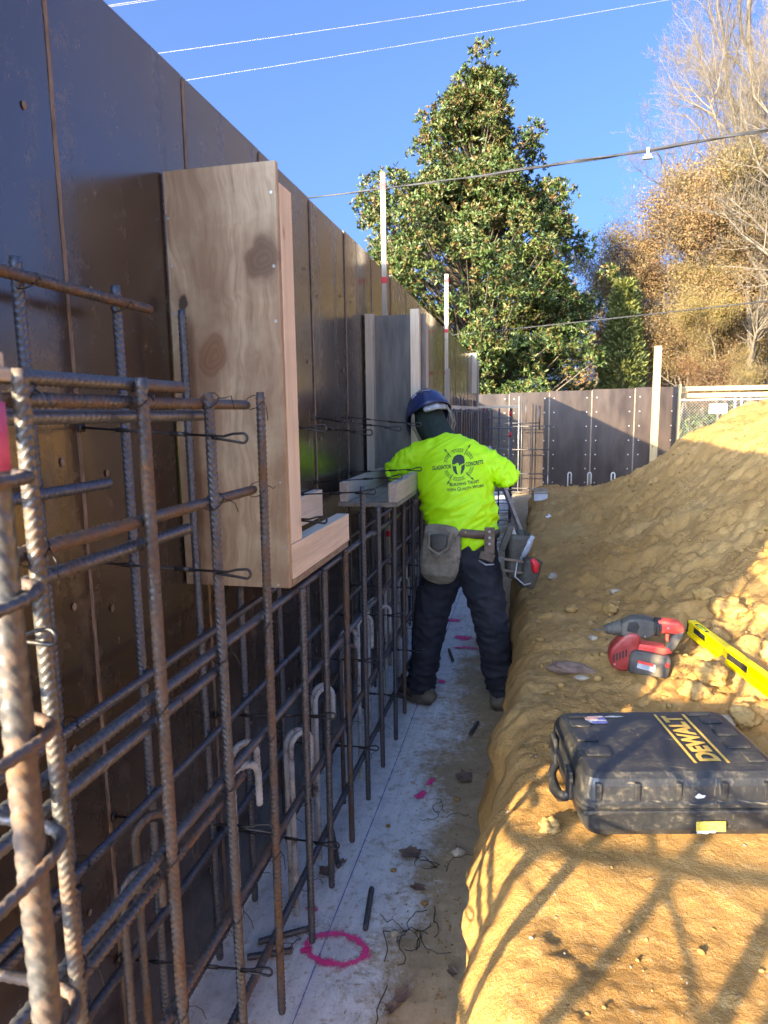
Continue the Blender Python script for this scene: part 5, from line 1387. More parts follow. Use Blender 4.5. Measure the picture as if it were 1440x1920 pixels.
# tool belt
tb = thing('tool_belt', 'worn leather tool belt with two pouches round the worker\'s waist', 'tool belt', (0.575, 3.33, 0.98))
bc = wai + V_((0, 0, -.028)); v, f = [], []; n = 48
for k in range(n):
    a = 2 * math.pi * k / n
    for rr_, dz in ((.184, -.021), (.190, -.021), (.190, .021), (.184, .021)):
        v.append(bc + V_((math.cos(a) * (rr_ + .002), math.sin(a) * (rr_ - .036), dz + .014 * math.cos(a) * -1 + .004 * math.sin(3 * a))))
for k in range(n):
    for q in range(4): f.append((k * 4 + q, k * 4 + (q + 1) % 4, ((k + 1) % n) * 4 + (q + 1) % 4, ((k + 1) % n) * 4 + q))
obj('belt', mesh('belt', v, f, True), 'leather', tb)
def pouch(name, c, w, h, d, mat, yaw=0.0, seed=0, flare=1.12):
    b = B(); Rz = Matrix.Rotation(yaw, 3, 'Z')
    rings = []
    for t, ww, dd, dy in ((0.0, .80, .6, -.006), (0.12, .98, .95, -.010), (0.4, 1.0 * flare ** .5, 1.1, -.012), (0.7, .97, .92, -.006), (0.93, .92, .62, .004), (1.0, .88, .42, .008)):
        rings.append((V_(c) + Rz @ V_((0.012 * (t - .5), dy, (t - .5) * h)), w * ww * .5, d * dd * .5))
    loft(b, rings, 20, tuple(Rz @ V_((1, 0, 0))), True)
    me = remeshed(name, b, 0.006, 2)
    displace(me, lambda p: 0.007 * noise.noise(p * 14 + V_((seed, 0, 0))) + 0.004 * (ridge(noise.noise(V_((p.x * 12, p.y * 8, p.z * 30 + seed)))) - .6))
    return obj(name, me, mat, tb)
P1 = V_((0.487, 3.165, 0.892))
po = pouch('pouch', P1, 0.185, 0.255, 0.085, 'suede', 0.05, 1)
b = B(); loft(b, [(P1 + V_((-.045, -.040, .105)), .010, .010), (P1 + V_((-.05, -.055, .04)), .012, .010), (P1 + V_((0, -.062, .008)), .012, .010), (P1 + V_((.045, -.055, .04)), .012, .010), (P1 + V_((.06, -.040, .115)), .010, .010)], 8, (0, 1, 0))
obj('pouch_lip', remeshed('pouch_lip', b, .005, 1), 'suede', po)
b = B(); loft(b, [(P1 + V_((.0, -.052, .10)), .042, .008), (P1 + V_((0, -.056, .03)), .036, .006)], 12); obj('pouch_liner', b.build('pouch_liner', True), 'dark_leather', po)
b = B()
rf = random.Random(3)
for q in range(30):
    x = rf.uniform(-.05, .05); z = 0.006 + 0.9 * abs(x) ** 1.2
    p = P1 + V_((x, -.066, z)); b.tube([p, p + V_((rf.gauss(0, .004), -.004, -.008)), p + V_((rf.gauss(0, .008), -.003, -rf.uniform(.014, .026)))], 0.0012, 3)
stuff(obj('frayed_edge', b.build('frayed_edge'), 'suede', po))
b = B(); b.box((P1.x + .072, P1.y - .03, P1.z - .02), (P1.x + .100, P1.y + .03, P1.z + .09)); obj('side_pocket', b.build('side_pocket', bevel=.01), 'suede', po)
P2 = V_((0.835, 3.30, 0.875))
def bag(name, c, top, bot, h, yaw, lean, mat, seed, mouth=True):
    """stiff leather pouch: tapered open box with a rim; top/bot are (width, depth)"""
    Rz = Matrix.Rotation(yaw, 3, 'Z') @ Matrix.Rotation(lean, 3, 'Y'); b = B(); rows_ = 9; n = 20; v = []; f = []
    def ringpts(w, d, z):
        o_ = []
        for k in range(n):
            a = 2 * math.pi * k / n; e = 0.42
            o_.append(V_((math.copysign(abs(math.cos(a)) ** e, math.cos(a)) * w / 2, math.copysign(abs(math.sin(a)) ** e, math.sin(a)) * d / 2, z)))
        return o_
    for q in range(rows_):
        t = q / (rows_ - 1); w = lerp(bot[0], top[0], t ** .7); d = lerp(bot[1], top[1], t ** .7)
        if q == 0: w *= .86; d *= .86
        v += ringpts(w, d, t * h)
    for q in (rows_ - 1, rows_ - 2, 2):
        t = q / (rows_ - 1); w = lerp(bot[0], top[0], t ** .7) - .008; d = lerp(bot[1], top[1], t ** .7) - .008; v += ringpts(w, d, t * h)
    m = len(v) // n
    for q in range(m - 1):
        for k in range(n): f.append((q * n + k, q * n + (k + 1) % n, (q + 1) * n + (k + 1) % n, (q + 1) * n + k))
    f.append(tuple(range(n))[::-1]); f.append(tuple((m - 1) * n + k for k in range(n)))
    v = [V_(c) + Rz @ p + V_((noise.noise(p * 22 + V_((seed, 0, 0))), noise.noise(p * 22 + V_((0, seed, 4))), 0)) * 0.008 for p in v]
    return obj(name, mesh(name, v, f, True), mat, tb)
p2 = bag('pouch', P2 + V_((.0, .0, -.115)), (.105, .18), (.075, .13), .225, 0.2, .10, 'dark_leather', 7)
p3 = bag('pouch', P2 + V_((.058, -.055, -.150)), (.095, .105), (.070, .080), .140, 0.35, .22, 'dark_leather', 9)
for dz in (-.075, -.02):
    b = B(); b.box((P2.x - .046, P2.y - .094, P2.z + dz), (P2.x + .05, P2.y - .089, P2.z + dz + .012), rot=Matrix.Rotation(.12, 3, 'Y')); obj('stitched_band', b.build('stitched_band', bevel=.002), 'leather', p2)
b = B(); b.box((P2.x - .05, P2.y - .07, P2.z + .02), (P2.x - .02, P2.y + .06, P2.z + .15), rot=Matrix.Rotation(.35, 3, 'Y')); obj('pouch_flap', b.build('pouch_flap', bevel=.006), 'dark_leather', p2)
b = B(); b.tube([P2 + V_((.02, -.09, -.02)), P2 + V_((.01, -.108, -.09)), P2 + V_((.055, -.112, -.128)), P2 + V_((.085, -.105, -.12))], 0.004, 6); obj('wire_hook', b.build('wire_hook', True), 'galv', p2)
# hammer loop
b = B(); HL = V_((0.718, 3.185, 0.925))
b.box((HL.x - .020, HL.y - .006, HL.z - .03), (HL.x + .030, HL.y + .006, HL.z + .10)); b.box((HL.x - .042, HL.y - .012, HL.z - .062), (HL.x + .030, HL.y + .010, HL.z - .024), rot=Matrix.Rotation(.3, 3, 'Y'))
hlp = obj('hammer_loop', b.build('hammer_loop', bevel=.005), 'leather', tb)
b = B(); b.tube([HL + V_((-.045, -.014, -.062)), HL + V_((-.01, -.03, -.078)), HL + V_((.028, -.014, -.078))], .004, 6); obj('steel_ring', b.build('steel_ring', True), 'galv', hlp)
for q, a in enumerate((.02, .05, .08)):
    b = B(); b.tube([HL + V_((.005, -.0065, a - .0)), HL + V_((.005, -.0095, a))], .006, 8); obj('rivet', b.build('rivet'), 'galv', hlp)
# things carried in the pouches
b = B(); B0 = P2 + V_((.062, -.06, .045)); ax = V_((.45, -.1, .9)).normalized()
pts = [B0 - ax * .07, B0, B0 + ax * .035, B0 + ax * .05, B0 + ax * .065]; b.tube(pts, [.02, .021, .016, .012, .012], 12)
tag(obj('water_bottle', b.build('water_bottle', True), 'bottle'), 'small clear bottle sticking out of the right pouch', 'bottle')
b = B(); R0 = P2 + V_((.105, -.10, -.028)); loft(b, [(R0 - V_((.0, 0, .03)), .016, .014), (R0, .02, .016), (R0 + V_((-.012, 0, .018)), .014, .012)], 10); tag(obj('tape_measure', b.build('tape_measure', True), 'red_plastic'), 'red plastic tool poking from the lower right pouch', 'tool')
b = B(); T0 = P2 + V_((-.005, -.03, .13)); b.box((T0.x - .012, T0.y - .02, T0.z - .06), (T0.x + .016, T0.y + .006, T0.z + .012), rot=Matrix.Rotation(-.35, 3, 'Y')); tag(obj('pliers', b.build('pliers', bevel=.005), 'galv'), 'bright metal tool head between belt and right pouch', 'tool')
# ================================================================== THINGS ON THE BANK
def rrect(w, d, r, n=6):
    pts = []
    for cx_, cy_, a0 in ((w / 2 - r, d / 2 - r, 0), (-w / 2 + r, d / 2 - r, math.pi / 2), (-w / 2 + r, -d / 2 + r, math.pi), (w / 2 - r, -d / 2 + r, 1.5 * math.pi)):
        for k in range(n + 1):
            a = a0 + math.pi / 2 * k / n; pts.append((cx_ + r * math.cos(a), cy_ + r * math.sin(a)))
    return pts
def layered(w, d, r, levels, n=6):
    """stack of rounded rectangles: (z, inset)"""
    b = B(); v = []; f = []
    for z, ins in levels:
        v += [(x, y, z) for x, y in rrect(w - 2 * ins, d - 2 * ins, max(r - ins * .5, .004), n)]
    m = len(v) // len(levels)
    for q in range(len(levels) - 1):
        for k in range(m): f.append((q * m + k, q * m + (k + 1) % m, (q + 1) * m + (k + 1) % m, (q + 1) * m + k))
    f.append(tuple(range(m))[::-1]); f.append(tuple((len(levels) - 1) * m + k for k in range(m)))
    b.add(v, f); return b
cw, cd = 0.47, 0.365
crot = Matrix.Rotation(math.radians(10), 3, 'Z') @ Matrix.Rotation(math.radians(-1.0), 3, 'Y') @ Matrix.Rotation(math.radians(-1.5), 3, 'X')
cz = 0.612
case = thing('tool_case', 'scuffed black plastic power tool case lying on the sandy bank', 'tool case', (1.238, 1.655, cz), crot @ Matrix.Diagonal((1, 1, 1.27)))
def cpart(name, b, mat, parent=None, smooth=False, bevel=0.0):
    p = parent or case
    me = b.build(name, smooth, bevel)
    return obj(name, me, mat, p, local=True) if p is case else obj(name, me, mat, p, local=True)
base = cpart('case_base', layered(cw, cd, .04, [(0, .030), (.006, .016), (.020, .006), (.052, .001), (.056, -.004), (.0625, -.004)]), 'case')
lid = cpart('case_lid', layered(cw, cd, .04, [(.0640, -.004), (.0715, -.004), (.0755, .002), (.100, .006), (.112, .012), (.120, .024), (.1205, .030)]), 'case')
for x, y, w_, d_ in ((-.175, .085, .05, .035), (-.178, .010, .055, .045), (-.172, -.065, .06, .045), (.165, .10, .05, .035), (.170, .03, .05, .040), (.168, -.035, .055, .04), (-.17, .135, .05, .022), (.15, .138, .06, .02), (.176, -.10, .04, .045)):
    b = layered(w_, d_, .006, [(.1215, 0), (.1228, 0), (.1245, .003)], 3); me = b.build('raised_pad'); obj('raised_pad', me, 'case', lid, local=True, mw=Matrix.Translation((x, y, 0)))
for x in (-.205, -.12, -.03, .07, .16):
    b = B(); b.box((x, -cd / 2 - .0015, .076), (x + .012, -cd / 2 + .012, .108)); cpart('lid_rib', b, 'case', lid, bevel=.003)
b = B(); b.box((-.235, -cd / 2 - .010, .053), (.235, -cd / 2 - .003, .062)); cpart('rim_lip', b, 'case', base, bevel=.003)
for y in (-.085, .085):
    b = B(); b.box((-cw / 2 - .012, y - .022, .042), (-cw / 2 - .002, y + .022, .098)); cpart('latch', b, 'case', bevel=.004)
hp = [(-cw / 2 + .005, -.075, .045), (-cw / 2 - .012, -.068, .034), (-cw / 2 - .021, -.045, .024), (-cw / 2 - .024, 0, .020), (-cw / 2 - .021, .045, .024), (-cw / 2 - .012, .068, .034), (-cw / 2 + .005, .075, .045)]
b = B(); b.tube(hp, [.009, .010, .0115, .0135, .0115, .010, .009], 10); cpart('handle', b, 'case', smooth=True)
# lettering between two bars, reading away from the camera
LX, LZ = 0.072, 0.1218
tmz = text_mesh('DEWALT', 0.070, 0.0034, 0, 0.98)
xs_ = [v.co.x for v in tmz.vertices]; ys_ = [v.co.y for v in tmz.vertices]
sx_ = 0.245 / (max(xs_) - min(xs_)); sy_ = 0.050 / (max(ys_) - min(ys_)); mx_, my_ = (max(xs_) + min(xs_)) / 2, (max(ys_) + min(ys_)) / 2
for v in tmz.vertices:
    x, y = (v.co.x - mx_) * sx_, (v.co.y - my_) * sy_
    v.co = (-y + LX, x + .006, LZ)
obj('brand_lettering', tmz, 'case_yellow', lid, local=True)
for x in (-.037, .037):
    b = B(); b.add([(LX + x - .0035, -.125, LZ), (LX + x + .0035, -.125, LZ), (LX + x + .0035, .138, LZ), (LX + x - .0035, .138, LZ)], [(0, 1, 2, 3)]); cpart('brand_bar', b, 'case_yellow', lid)
def torn(name, cx_, cy_, w_, h_, mat, z, seed, jag=.25):
    r = random.Random(seed); pts = []
    for t in np.linspace(0, 2 * math.pi, 22, endpoint=False):
        sq = 1 / max(abs(math.cos(t)), abs(math.sin(t))); k = 1 - jag * r.random()
        pts.append((cx_ + w_ / 2 * sq * math.cos(t) * k, cy_ + h_ / 2 * sq * math.sin(t) * k, z))
    b = B(); b.add(pts, [tuple(range(22))]); cpart(name, b, mat, lid)
torn('torn_sticker', -.128, .112, .056, .044, 'sticker_white', .1216, 1, .12); torn('torn_sticker', -.128, .118, .052, .016, 'sticker_red', .1222, 2, .1); torn('torn_sticker', -.122, .092, .046, .018, 'sticker_blue', .1223, 3); torn('torn_sticker', -.112, .112, .022, .014, 'sticker_blue', .1229, 4, .15); torn('torn_sticker', -.075, .128, .058, .010, 'sticker_white', .1218, 5, .4)
b = B(); b.add([(.012, -cd / 2 - .0075, .022), (.076, -cd / 2 - .0075, .022), (.076, -cd / 2 - .0062, .040), (.012, -cd / 2 - .0062, .040)], [(0, 1, 2, 3)]); cpart('yellow_sticker', b, 'sticker_yellow', base)
b = B(); b.add([(.014, -cd / 2 - .0082, .0185), (.024, -cd / 2 - .0082, .0195), (.034, -cd / 2 - .008, .0175), (.040, -cd / 2 - .008, .0205), (.052, -cd / 2 - .008, .0200), (.056, -cd / 2 - .0078, .0235), (.014, -cd / 2 - .0078, .0235)], [tuple(range(7))]); cpart('torn_sticker', b, 'sticker_white', base)
b = B(); b.add([(.010, -cd / 2 - .0005, .083), (.016, -cd / 2 - .0006, .080), (.030, -cd / 2 - .0006, .0815), (.034, -cd / 2 - .0005, .086), (.026, -cd / 2 - .0004, .0865), (.018, -cd / 2 - .0004, .090)], [tuple(range(6))]); cpart('torn_sticker', b, 'sticker_white', lid)
# printed paper under the far corner of the case
b = B(); v = []; f = []
for i_ in range(7):
    for j_ in range(5):
        x = 1.40 + i_ * .018 + .006 * j_; y = 1.83 + j_ * .02 - i_ * .012; v.append((x, y, Hf(x, y) + .014 + .006 * math.sin(i_ * 1.2 + j_)))
for i_ in range(6):
    for j_ in range(4): q = i_ * 5 + j_; f.append((q, q + 5, q + 6, q + 1))
b.add(v, f); tag(obj('paper_scrap', b.build('paper_scrap', True), 'sticker_white'), 'crumpled white paper scrap behind the far corner of the tool case', 'paper')

# ---- cordless rotary hammer
DX, DY = 1.295, 2.42
DZ = min(Hf(DX, DY), Hf(DX + .06, DY - .02)) + 0.002
dr = thing('power_drill', 'dusty red and black cordless hammer drill lying before the dirt slope', 'power drill', (DX, DY, DZ), Matrix.Rotation(math.radians(-4), 3, 'Z') @ Matrix.Diagonal((.92, .92, .92)))
def dpart(name, b, mat, vox=.005, sm_=2, parent=None):
    me = remeshed(name, b, vox, sm_) if vox else b.build(name, True)
    return obj(name, me, mat, parent or dr, local=True)
def prism(name, prof, y0, y1, mat, bv=.009, parent=None):
    n = len(prof); b = B()
    b.add([(x, y0, z) for x, z in prof] + [(x, y1, z) for x, z in prof], [tuple(range(n)), tuple(range(2 * n - 1, n - 1, -1))] + [(k, n + k, n + (k + 1) % n, (k + 1) % n) for k in range(n)])
    me = b.build(name, False, bv, 3); me.polygons.foreach_set('use_smooth', [True] * len(me.polygons))
    return obj(name, me, mat, parent or dr, local=True)
mh_ = prism('motor_housing', [(-.112, .055), (-.098, .018), (-.066, .0), (-.030, .004), (-.012, .06), (.008, .130), (.0, .158), (-.038, .160), (-.072, .128), (-.102, .092)], -.036, .046, 'drill_red', .016)
for q in range(5): 
    b = B(); b.box((-.092 + q * .011, -.0375, .040 + q * .006), (-.086 + q * .011, -.0350, .068 + q * .006)); obj('vent_slot', b.build('vent_slot'), 'black', mh_, local=True)
hd_ = prism('gear_head', [(-.066, .140), (-.03, .134), (.046, .142), (.058, .160), (.056, .206), (.02, .216), (-.03, .212), (-.066, .190)], -.030, .040, 'drill_grey', .012)
prism('head_cover', [(-.045, .165), (-.01, .160), (.0, .185), (-.012, .206), (-.04, .2)], -.0335, -.0295, 'black', .001, hd_)
b = B(); b.tube([(-.062, .005, .165), (-.080, .005, .162), (-.0805, .005, .162), (-.098, .005, .159), (-.0985, .005, .159), (-.112, .005, .156), (-.130, .005, .153)], [.030, .030, .026, .027, .023, .022, .012], 18); ck = obj('chuck', b.build('chuck', False), 'drill_grey', dr, local=True)
b = B(); b.tube([(-.128, .005, .153), (-.168, .007, .146)], .0028, 6); obj('drill_bit', b.build('drill_bit', True), 'rebar', ck, local=True)
for x in (.058, .066, .074):
    pts = [(x, .005 + .033 * math.cos(a), .180 + .033 * math.sin(a)) for a in np.linspace(0, 2 * math.pi, 17)]
    b = B(); b.tube(pts, .0042, 6, cap=False); obj('bellows_ring', b.build('bellows_ring', True), 'black', hd_, local=True)
prism('handle_top', [(.064, .156), (.098, .166), (.130, .160), (.158, .172), (.160, .190), (.140, .208), (.064, .212)], -.024, .034, 'drill_bright', .011)
prism('grip', [(.122, .164), (.160, .178), (.158, .160), (.134, .104), (.110, .084), (.086, .094), (.108, .128)], -.021, .031, 'drill_grey', .010)
prism('handle_foot', [(-.008, .086), (.088, .080), (.120, .086), (.112, .104), (.060, .110), (.0, .116)], -.026, .036, 'drill_bright', .006)
b = B(); b.box((.098, -.008, .128), (.108, .018, .156)); obj('trigger', b.build('trigger', False, .003), 'drill_bright', dr, local=True)
for x, z in ((-.05, .145), (-.085, .03), (.10, .19), (.02, .15)):
    b = B(); b.tube([(x, -.040, z), (x, -.0365, z)], .0035, 8); obj('screw', b.build('screw'), 'galv', mh_, local=True)
bat = layered(.150, .080, .014, [(0, .010), (.006, .002), (.060, .0), (.078, .003), (.088, .012)], 4); me = bat.build('battery'); bt = obj('battery', me, 'drill_grey', dr, local=True, mw=Matrix.Translation((.035, -.02, .0)) @ Matrix.Rotation(math.radians(6), 4, 'Y'))
b = B(); b.add([(-.045, -.0415, .028), (.02, -.0415, .022), (.02, -.0412, .052), (-.045, -.0412, .058)], [(0, 1, 2, 3)]); obj('battery_label', b.build('battery_label'), 'ratchet', bt, local=True)
b = B(); b.add([(-.045, -.0425, .048), (.012, -.0425, .043), (.012, -.0422, .054), (-.045, -.0422, .059)], [(0, 1, 2, 3)]); obj('battery_stripe', b.build('battery_stripe'), 'drill_bright', bt, local=True)
b = B(); b.add([(.052, -.0425, .052), (.066, -.0425, .050), (.066, -.0422, .066), (.052, -.0422, .068)], [(0, 1, 2, 3)]); obj('battery_badge', b.build('battery_badge'), 'drill_bright', bt, local=True)

# ---- yellow spirit level
LA0, LB0 = V_((1.505, 2.60)), V_((1.715, 2.00))
za = max(Hf(1.505, 2.60), Hf(1.53, 2.53)) + .012; zb = Hf(1.70, 2.02) + .022
dl = V_((LB0.x - LA0.x, LB0.y - LA0.y, zb - za)); ll = dl.length; ex = dl.normalized(); ez = V_((0, 0, 1)); ez = (ez - ex * ez.dot(ex)).normalized(); ey = ez.cross(ex)
lrot = Matrix((ex, ey, ez)).transposed()
lv = thing('spirit_level', 'yellow box spirit level lying in the dirt at the right edge', 'level', (LA0.x, LA0.y, za), lrot)
def lpart(name, b, mat, bevel=0.0, parent=None): return obj(name, b.build(name, False, bevel), mat, parent or lv, local=True)
b = B(); b.box((0, -.014, 0), (ll, .014, .012)); lpart('lower_flange', b, 'level', .002)
b = B(); b.box((0, -.009, .0125), (.03, .009, .0470)); b.box((.105, -.009, .0125), (.23, .009, .0470)); b.box((.34, -.009, .0125), (ll, .009, .0470)); b.box((.031, -.009, .0125), (.104, .009, .022)); b.box((.231, -.009, .0125), (.339, .009, .020)); lpart('web', b, 'level')
b = B(); b.box((0, -.014, .0475), (.028, .014, .059)); b.box((.106, -.014, .0475), (ll, .014, .059)); b.box((.0285, -.014, .0475), (.1055, -.0105, .059)); b.box((.0285, .0105, .0475), (.1055, .014, .059)); lpart('upper_flange', b, 'level', .0015)
b = B(); b.box((-.004, -.0145, -.0005), (-.0005, .0145, .0595)); lpart('end_cap', b, 'black', .001)
b = B(); b.box((.032, -.0085, .0225), (.103, .0085, .0565)); w1 = lpart('vial_window', b, 'black', .002)
b = B(); b.tube([(.045, 0, .054), (.090, 0, .054)], .0055, 10); lpart('vial', b, 'vial', 0, w1)
b = B(); b.box((.233, -.0085, .0205), (.337, .0085, .0465)); lpart('hand_hole', b, 'black', .002)

# ---- cardboard box on the far bank
bx = thing('cardboard_box', 'open cardboard carton with a pale blue-white end on the far bank', 'box', (1.05, 7.75, Hf(1.05, 7.75)))
z = Hf(1.05, 7.75) - .01
b = B(); b.box((0.95, 7.72, z), (1.105, 8.10, z + .105)); obj('carton', b.build('carton', bevel=.003), 'card', bx)
b = B(); b.box((0.952, 7.715, z + .004), (1.103, 7.7185, z + .10)); obj('printed_end', b.build('printed_end'), 'label_white', bx)
b = B(); b.box((0.95, 7.70, z + .107), (1.105, 7.80, z + .110), rot=Matrix.Rotation(.35, 3, 'X')); obj('flap', b.build('flap'), 'card', bx)
b = B(); b.box((0.955, 7.80, z + .1065), (1.10, 7.84, z + .1085)); obj('tape', b.build('tape'), 'label_white', bx)
# ---- white rag and root on the bank
pts = [V_((1.06 + .05 * t + .02 * math.sin(t * 5), 6.3 + .16 * t, 0)) for t in np.linspace(0, 1, 8)]; pts = [V_((p.x, p.y, Hf(p.x, p.y) + .012)) for p in pts]
b = B(); b.tube(pts, .011, 6); tag(obj('plastic_strip', b.build('plastic_strip', True), 'sign'), 'small white plastic strip on the bank in front of the carton', 'litter')
def rock(name, c, r, seed, sq=(1, 1, .7), sub=3, rough=.35):
    bm = bmesh.new(); bmesh.ops.create_icosphere(bm, subdivisions=sub, radius=1)
    o_ = V_((seed * 3.7, seed * 1.3, 0))
    for v in bm.verts:
        d = 1 + rough * noise.noise(v.co * 1.3 + o_) + rough * .6 * noise.noise(v.co * 3.1 + o_) + rough * .3 * noise.noise(v.co * 7 + o_)
        v.co = V_((v.co.x * sq[0], v.co.y * sq[1], v.co.z * sq[2])) * d * r
    me = bpy.data.meshes.new(name); bm.to_mesh(me); bm.free()
    me.polygons.foreach_set('use_smooth', [sub > 2] * len(me.polygons))
    return me
# mud crusted root left of the drill
xr, yr = 1.075, 2.50
me = rock('mud_crust', None, .052, 3, (1.6, .62, .42), 4, .3); tag(obj('mud_crust', me, 'leaf_brown', mw=Matrix.Translation((xr, yr, Hf(xr, yr) + .016)) @ Matrix.Rotation(-.12, 4, 'Z')), 'dark crust of dried mud left of the drill bit', 'clod')
me = rock('chip', None, .018, 9, (1.5, .8, .5), 3); tag(obj('concrete_chip', me, 'stone', mw=Matrix.Translation((1.105, 2.43, Hf(1.105, 2.43) + .006))), 'pale concrete chip before the dark mud crust', 'stone')
# individual clods and stones
named = [
    ('dirt_clod', (1.44, 2.20), .042, 'largest clod right of the drill battery'), ('dirt_clod', (1.50, 2.28), .052, 'broad clod under the left edge of the yellow level'),
    ('dirt_clod', (1.42, 2.10), .030, 'crumbly clod in sun below the drill battery'), ('dirt_clod', (1.395, 2.04), .024, 'small clod nearest the case back edge in the sun'),
    ('dirt_clod', (1.60, 2.72), .055, 'sunlit clod beyond the far end of the level'), ('dirt_clod', (1.70, 2.86), .062, 'biggest sunlit clod at the right edge above the level'),
    ('dirt_clod', (1.50, 2.80), .045, 'lone sunlit clod behind the drill handle'), ('dirt_clod', (1.78, 2.62), .050, 'clod right of the level at the picture edge'),
    ('dirt_clod', (1.55, 2.08), .045, 'clod between the level and the tool case'), ('dirt_clod', (1.64, 2.98), .038, 'small clod on the slope above the sunlit ones'),
    ('dirt_clod', (0.97, 1.50), .026, 'reddish clod left of the case front corner'), ('dirt_clod', (1.47, 2.02), .03, 'shaded clod just behind the case right corner'),
    ('dirt_clod', (1.30, 3.25), .04, 'clod on the shaded slope above the drill head'), ('dirt_clod', (1.12, 3.30), .03, 'dark clod on the shaded slope by the bank edge'),
    ('dirt_clod', (1.58, 2.60), .05, 'clod pressed against the far end of the level'), ('dirt_clod', (1.73, 2.40), .045, 'clod beside the middle of the level'),
    ('stone', (1.50, 2.08), .026, 'grey rounded stone between the case and the level'), ('stone', (1.32, 2.95), .020, 'pale stone on the slope behind the drill'),
    ('stone', (1.18, 2.85), .018, 'pale stone left of the slope path behind the drill'), ('stone', (1.43, 2.055), .016, 'small tan stone beside the sunlit clods'),
    ('stone', (1.36, 3.6), .024, 'white stone half way up the shaded slope'), ('stone', (1.05, 4.05), .03, 'white stone on the bank near the trench edge'),
]
for q, (nm, (x, y), r, lab) in enumerate(named):
    me = rock(nm, None, r, q + 1, (1.1, .95, .72) if nm == 'dirt_clod' else (1.25, .95, .7), 4 if nm == 'dirt_clod' else 3, .42 if nm == 'dirt_clod' else .18)
    o = obj(nm, me, 'clod' if nm == 'dirt_clod' else 'stone', mw=Matrix.Translation((x, y, Hf(x, y) + r * .28)) @ Matrix.Rotation(q * 1.7, 4, 'Z'))
    tag(o, lab, 'clod' if nm == 'dirt_clod' else 'stone', 'clods of soil on the bank' if nm == 'dirt_clod' else 'stones on the bank')
# loose crumbs: uncountable
ico = bmesh.new(); bmesh.ops.create_icosphere(ico, subdivisions=1, radius=1)
iv = np.array([tuple(v.co) for v in ico.verts]); if_ = np.array([[v.index for v in f.verts] for f in ico.faces]); ico.free()
def crumbs(name, P, R_, mat):
    n = len(P); k = len(iv)
    jit = 1 + RNG.normal(0, .22, (n, k, 1)); st = RNG.uniform(.65, 1.3, (n, 1, 3)); st[:, :, 2] *= .75
    V = P[:, None, :] + iv[None] * jit * st * R_[:, None, None]
    F = (if_[None] + (np.arange(n) * k)[:, None, None]).reshape(-1, 3)
    return stuff(obj(name, mesh_np(name, V.reshape(-1, 3), F, True), mat))
def scatter(n, x0, x1, y0, y1, w):
    x = RNG.uniform(x0, x1, n); y = y0 + (y1 - y0) * RNG.uniform(0, 1, n) ** 1.5; keep = RNG.uniform(0, 1, n) < w(x, y); return x[keep], y[keep]
wgt = lambda x, y: np.clip(0.10 + 1.0 * sm((x - 1.15) / .4) * sm((y - 1.9) / .3) + 1.4 * fbm(x, y, 2.0, 2, 71), 0, 1)
x, y = scatter(9000, .9, 3.4, 1.0, 7, wgt)
ok = ~((np.abs(x - 1.24) < .27) & (np.abs(y - 1.66) < .24)); x, y = x[ok], y[ok]
r = (.0032 * RNG.pareto(2.2, len(x)).clip(0, 4) + .0022) * (0.45 + 0.55 * sm((y - 1.6) / .6))
o = crumbs('soil_crumbs', np.stack([x, y, H(x, y) + r * .35], 1), r, 'clod'); tag(o, 'loose crumbs of soil strewn over the bank', 'soil')
x, y = scatter(500, .86, 3.2, .9, 7, lambda x, y: np.clip(.3 + fbm(x, y, 1.5, 2, 91), 0, 1))
ok = ~((np.abs(x - 1.24) < .27) & (np.abs(y - 1.66) < .24)); x, y = x[ok], y[ok]
r = RNG.uniform(.0015, .005, len(x)); o = crumbs('bank_pebbles', np.stack([x, y, H(x, y) + r * .3], 1), r, 'stone'); tag(o, 'small pale pebbles scattered over the bank', 'pebbles')
x = .82 - .46 * RNG.uniform(0, 1, 2600) ** 1.5; y = .9 + 5 * RNG.uniform(0, 1, 2600) ** 1.3; r = RNG.uniform(.0012, .0050, 2600) * (0.35 + 1.3 * (x - .36)); o = crumbs('trench_grit', np.stack([x, y, zf(x, y) + r * .5], 1), r, 'clod'); tag(o, 'grit and crumbs on the trench floor', 'grit')

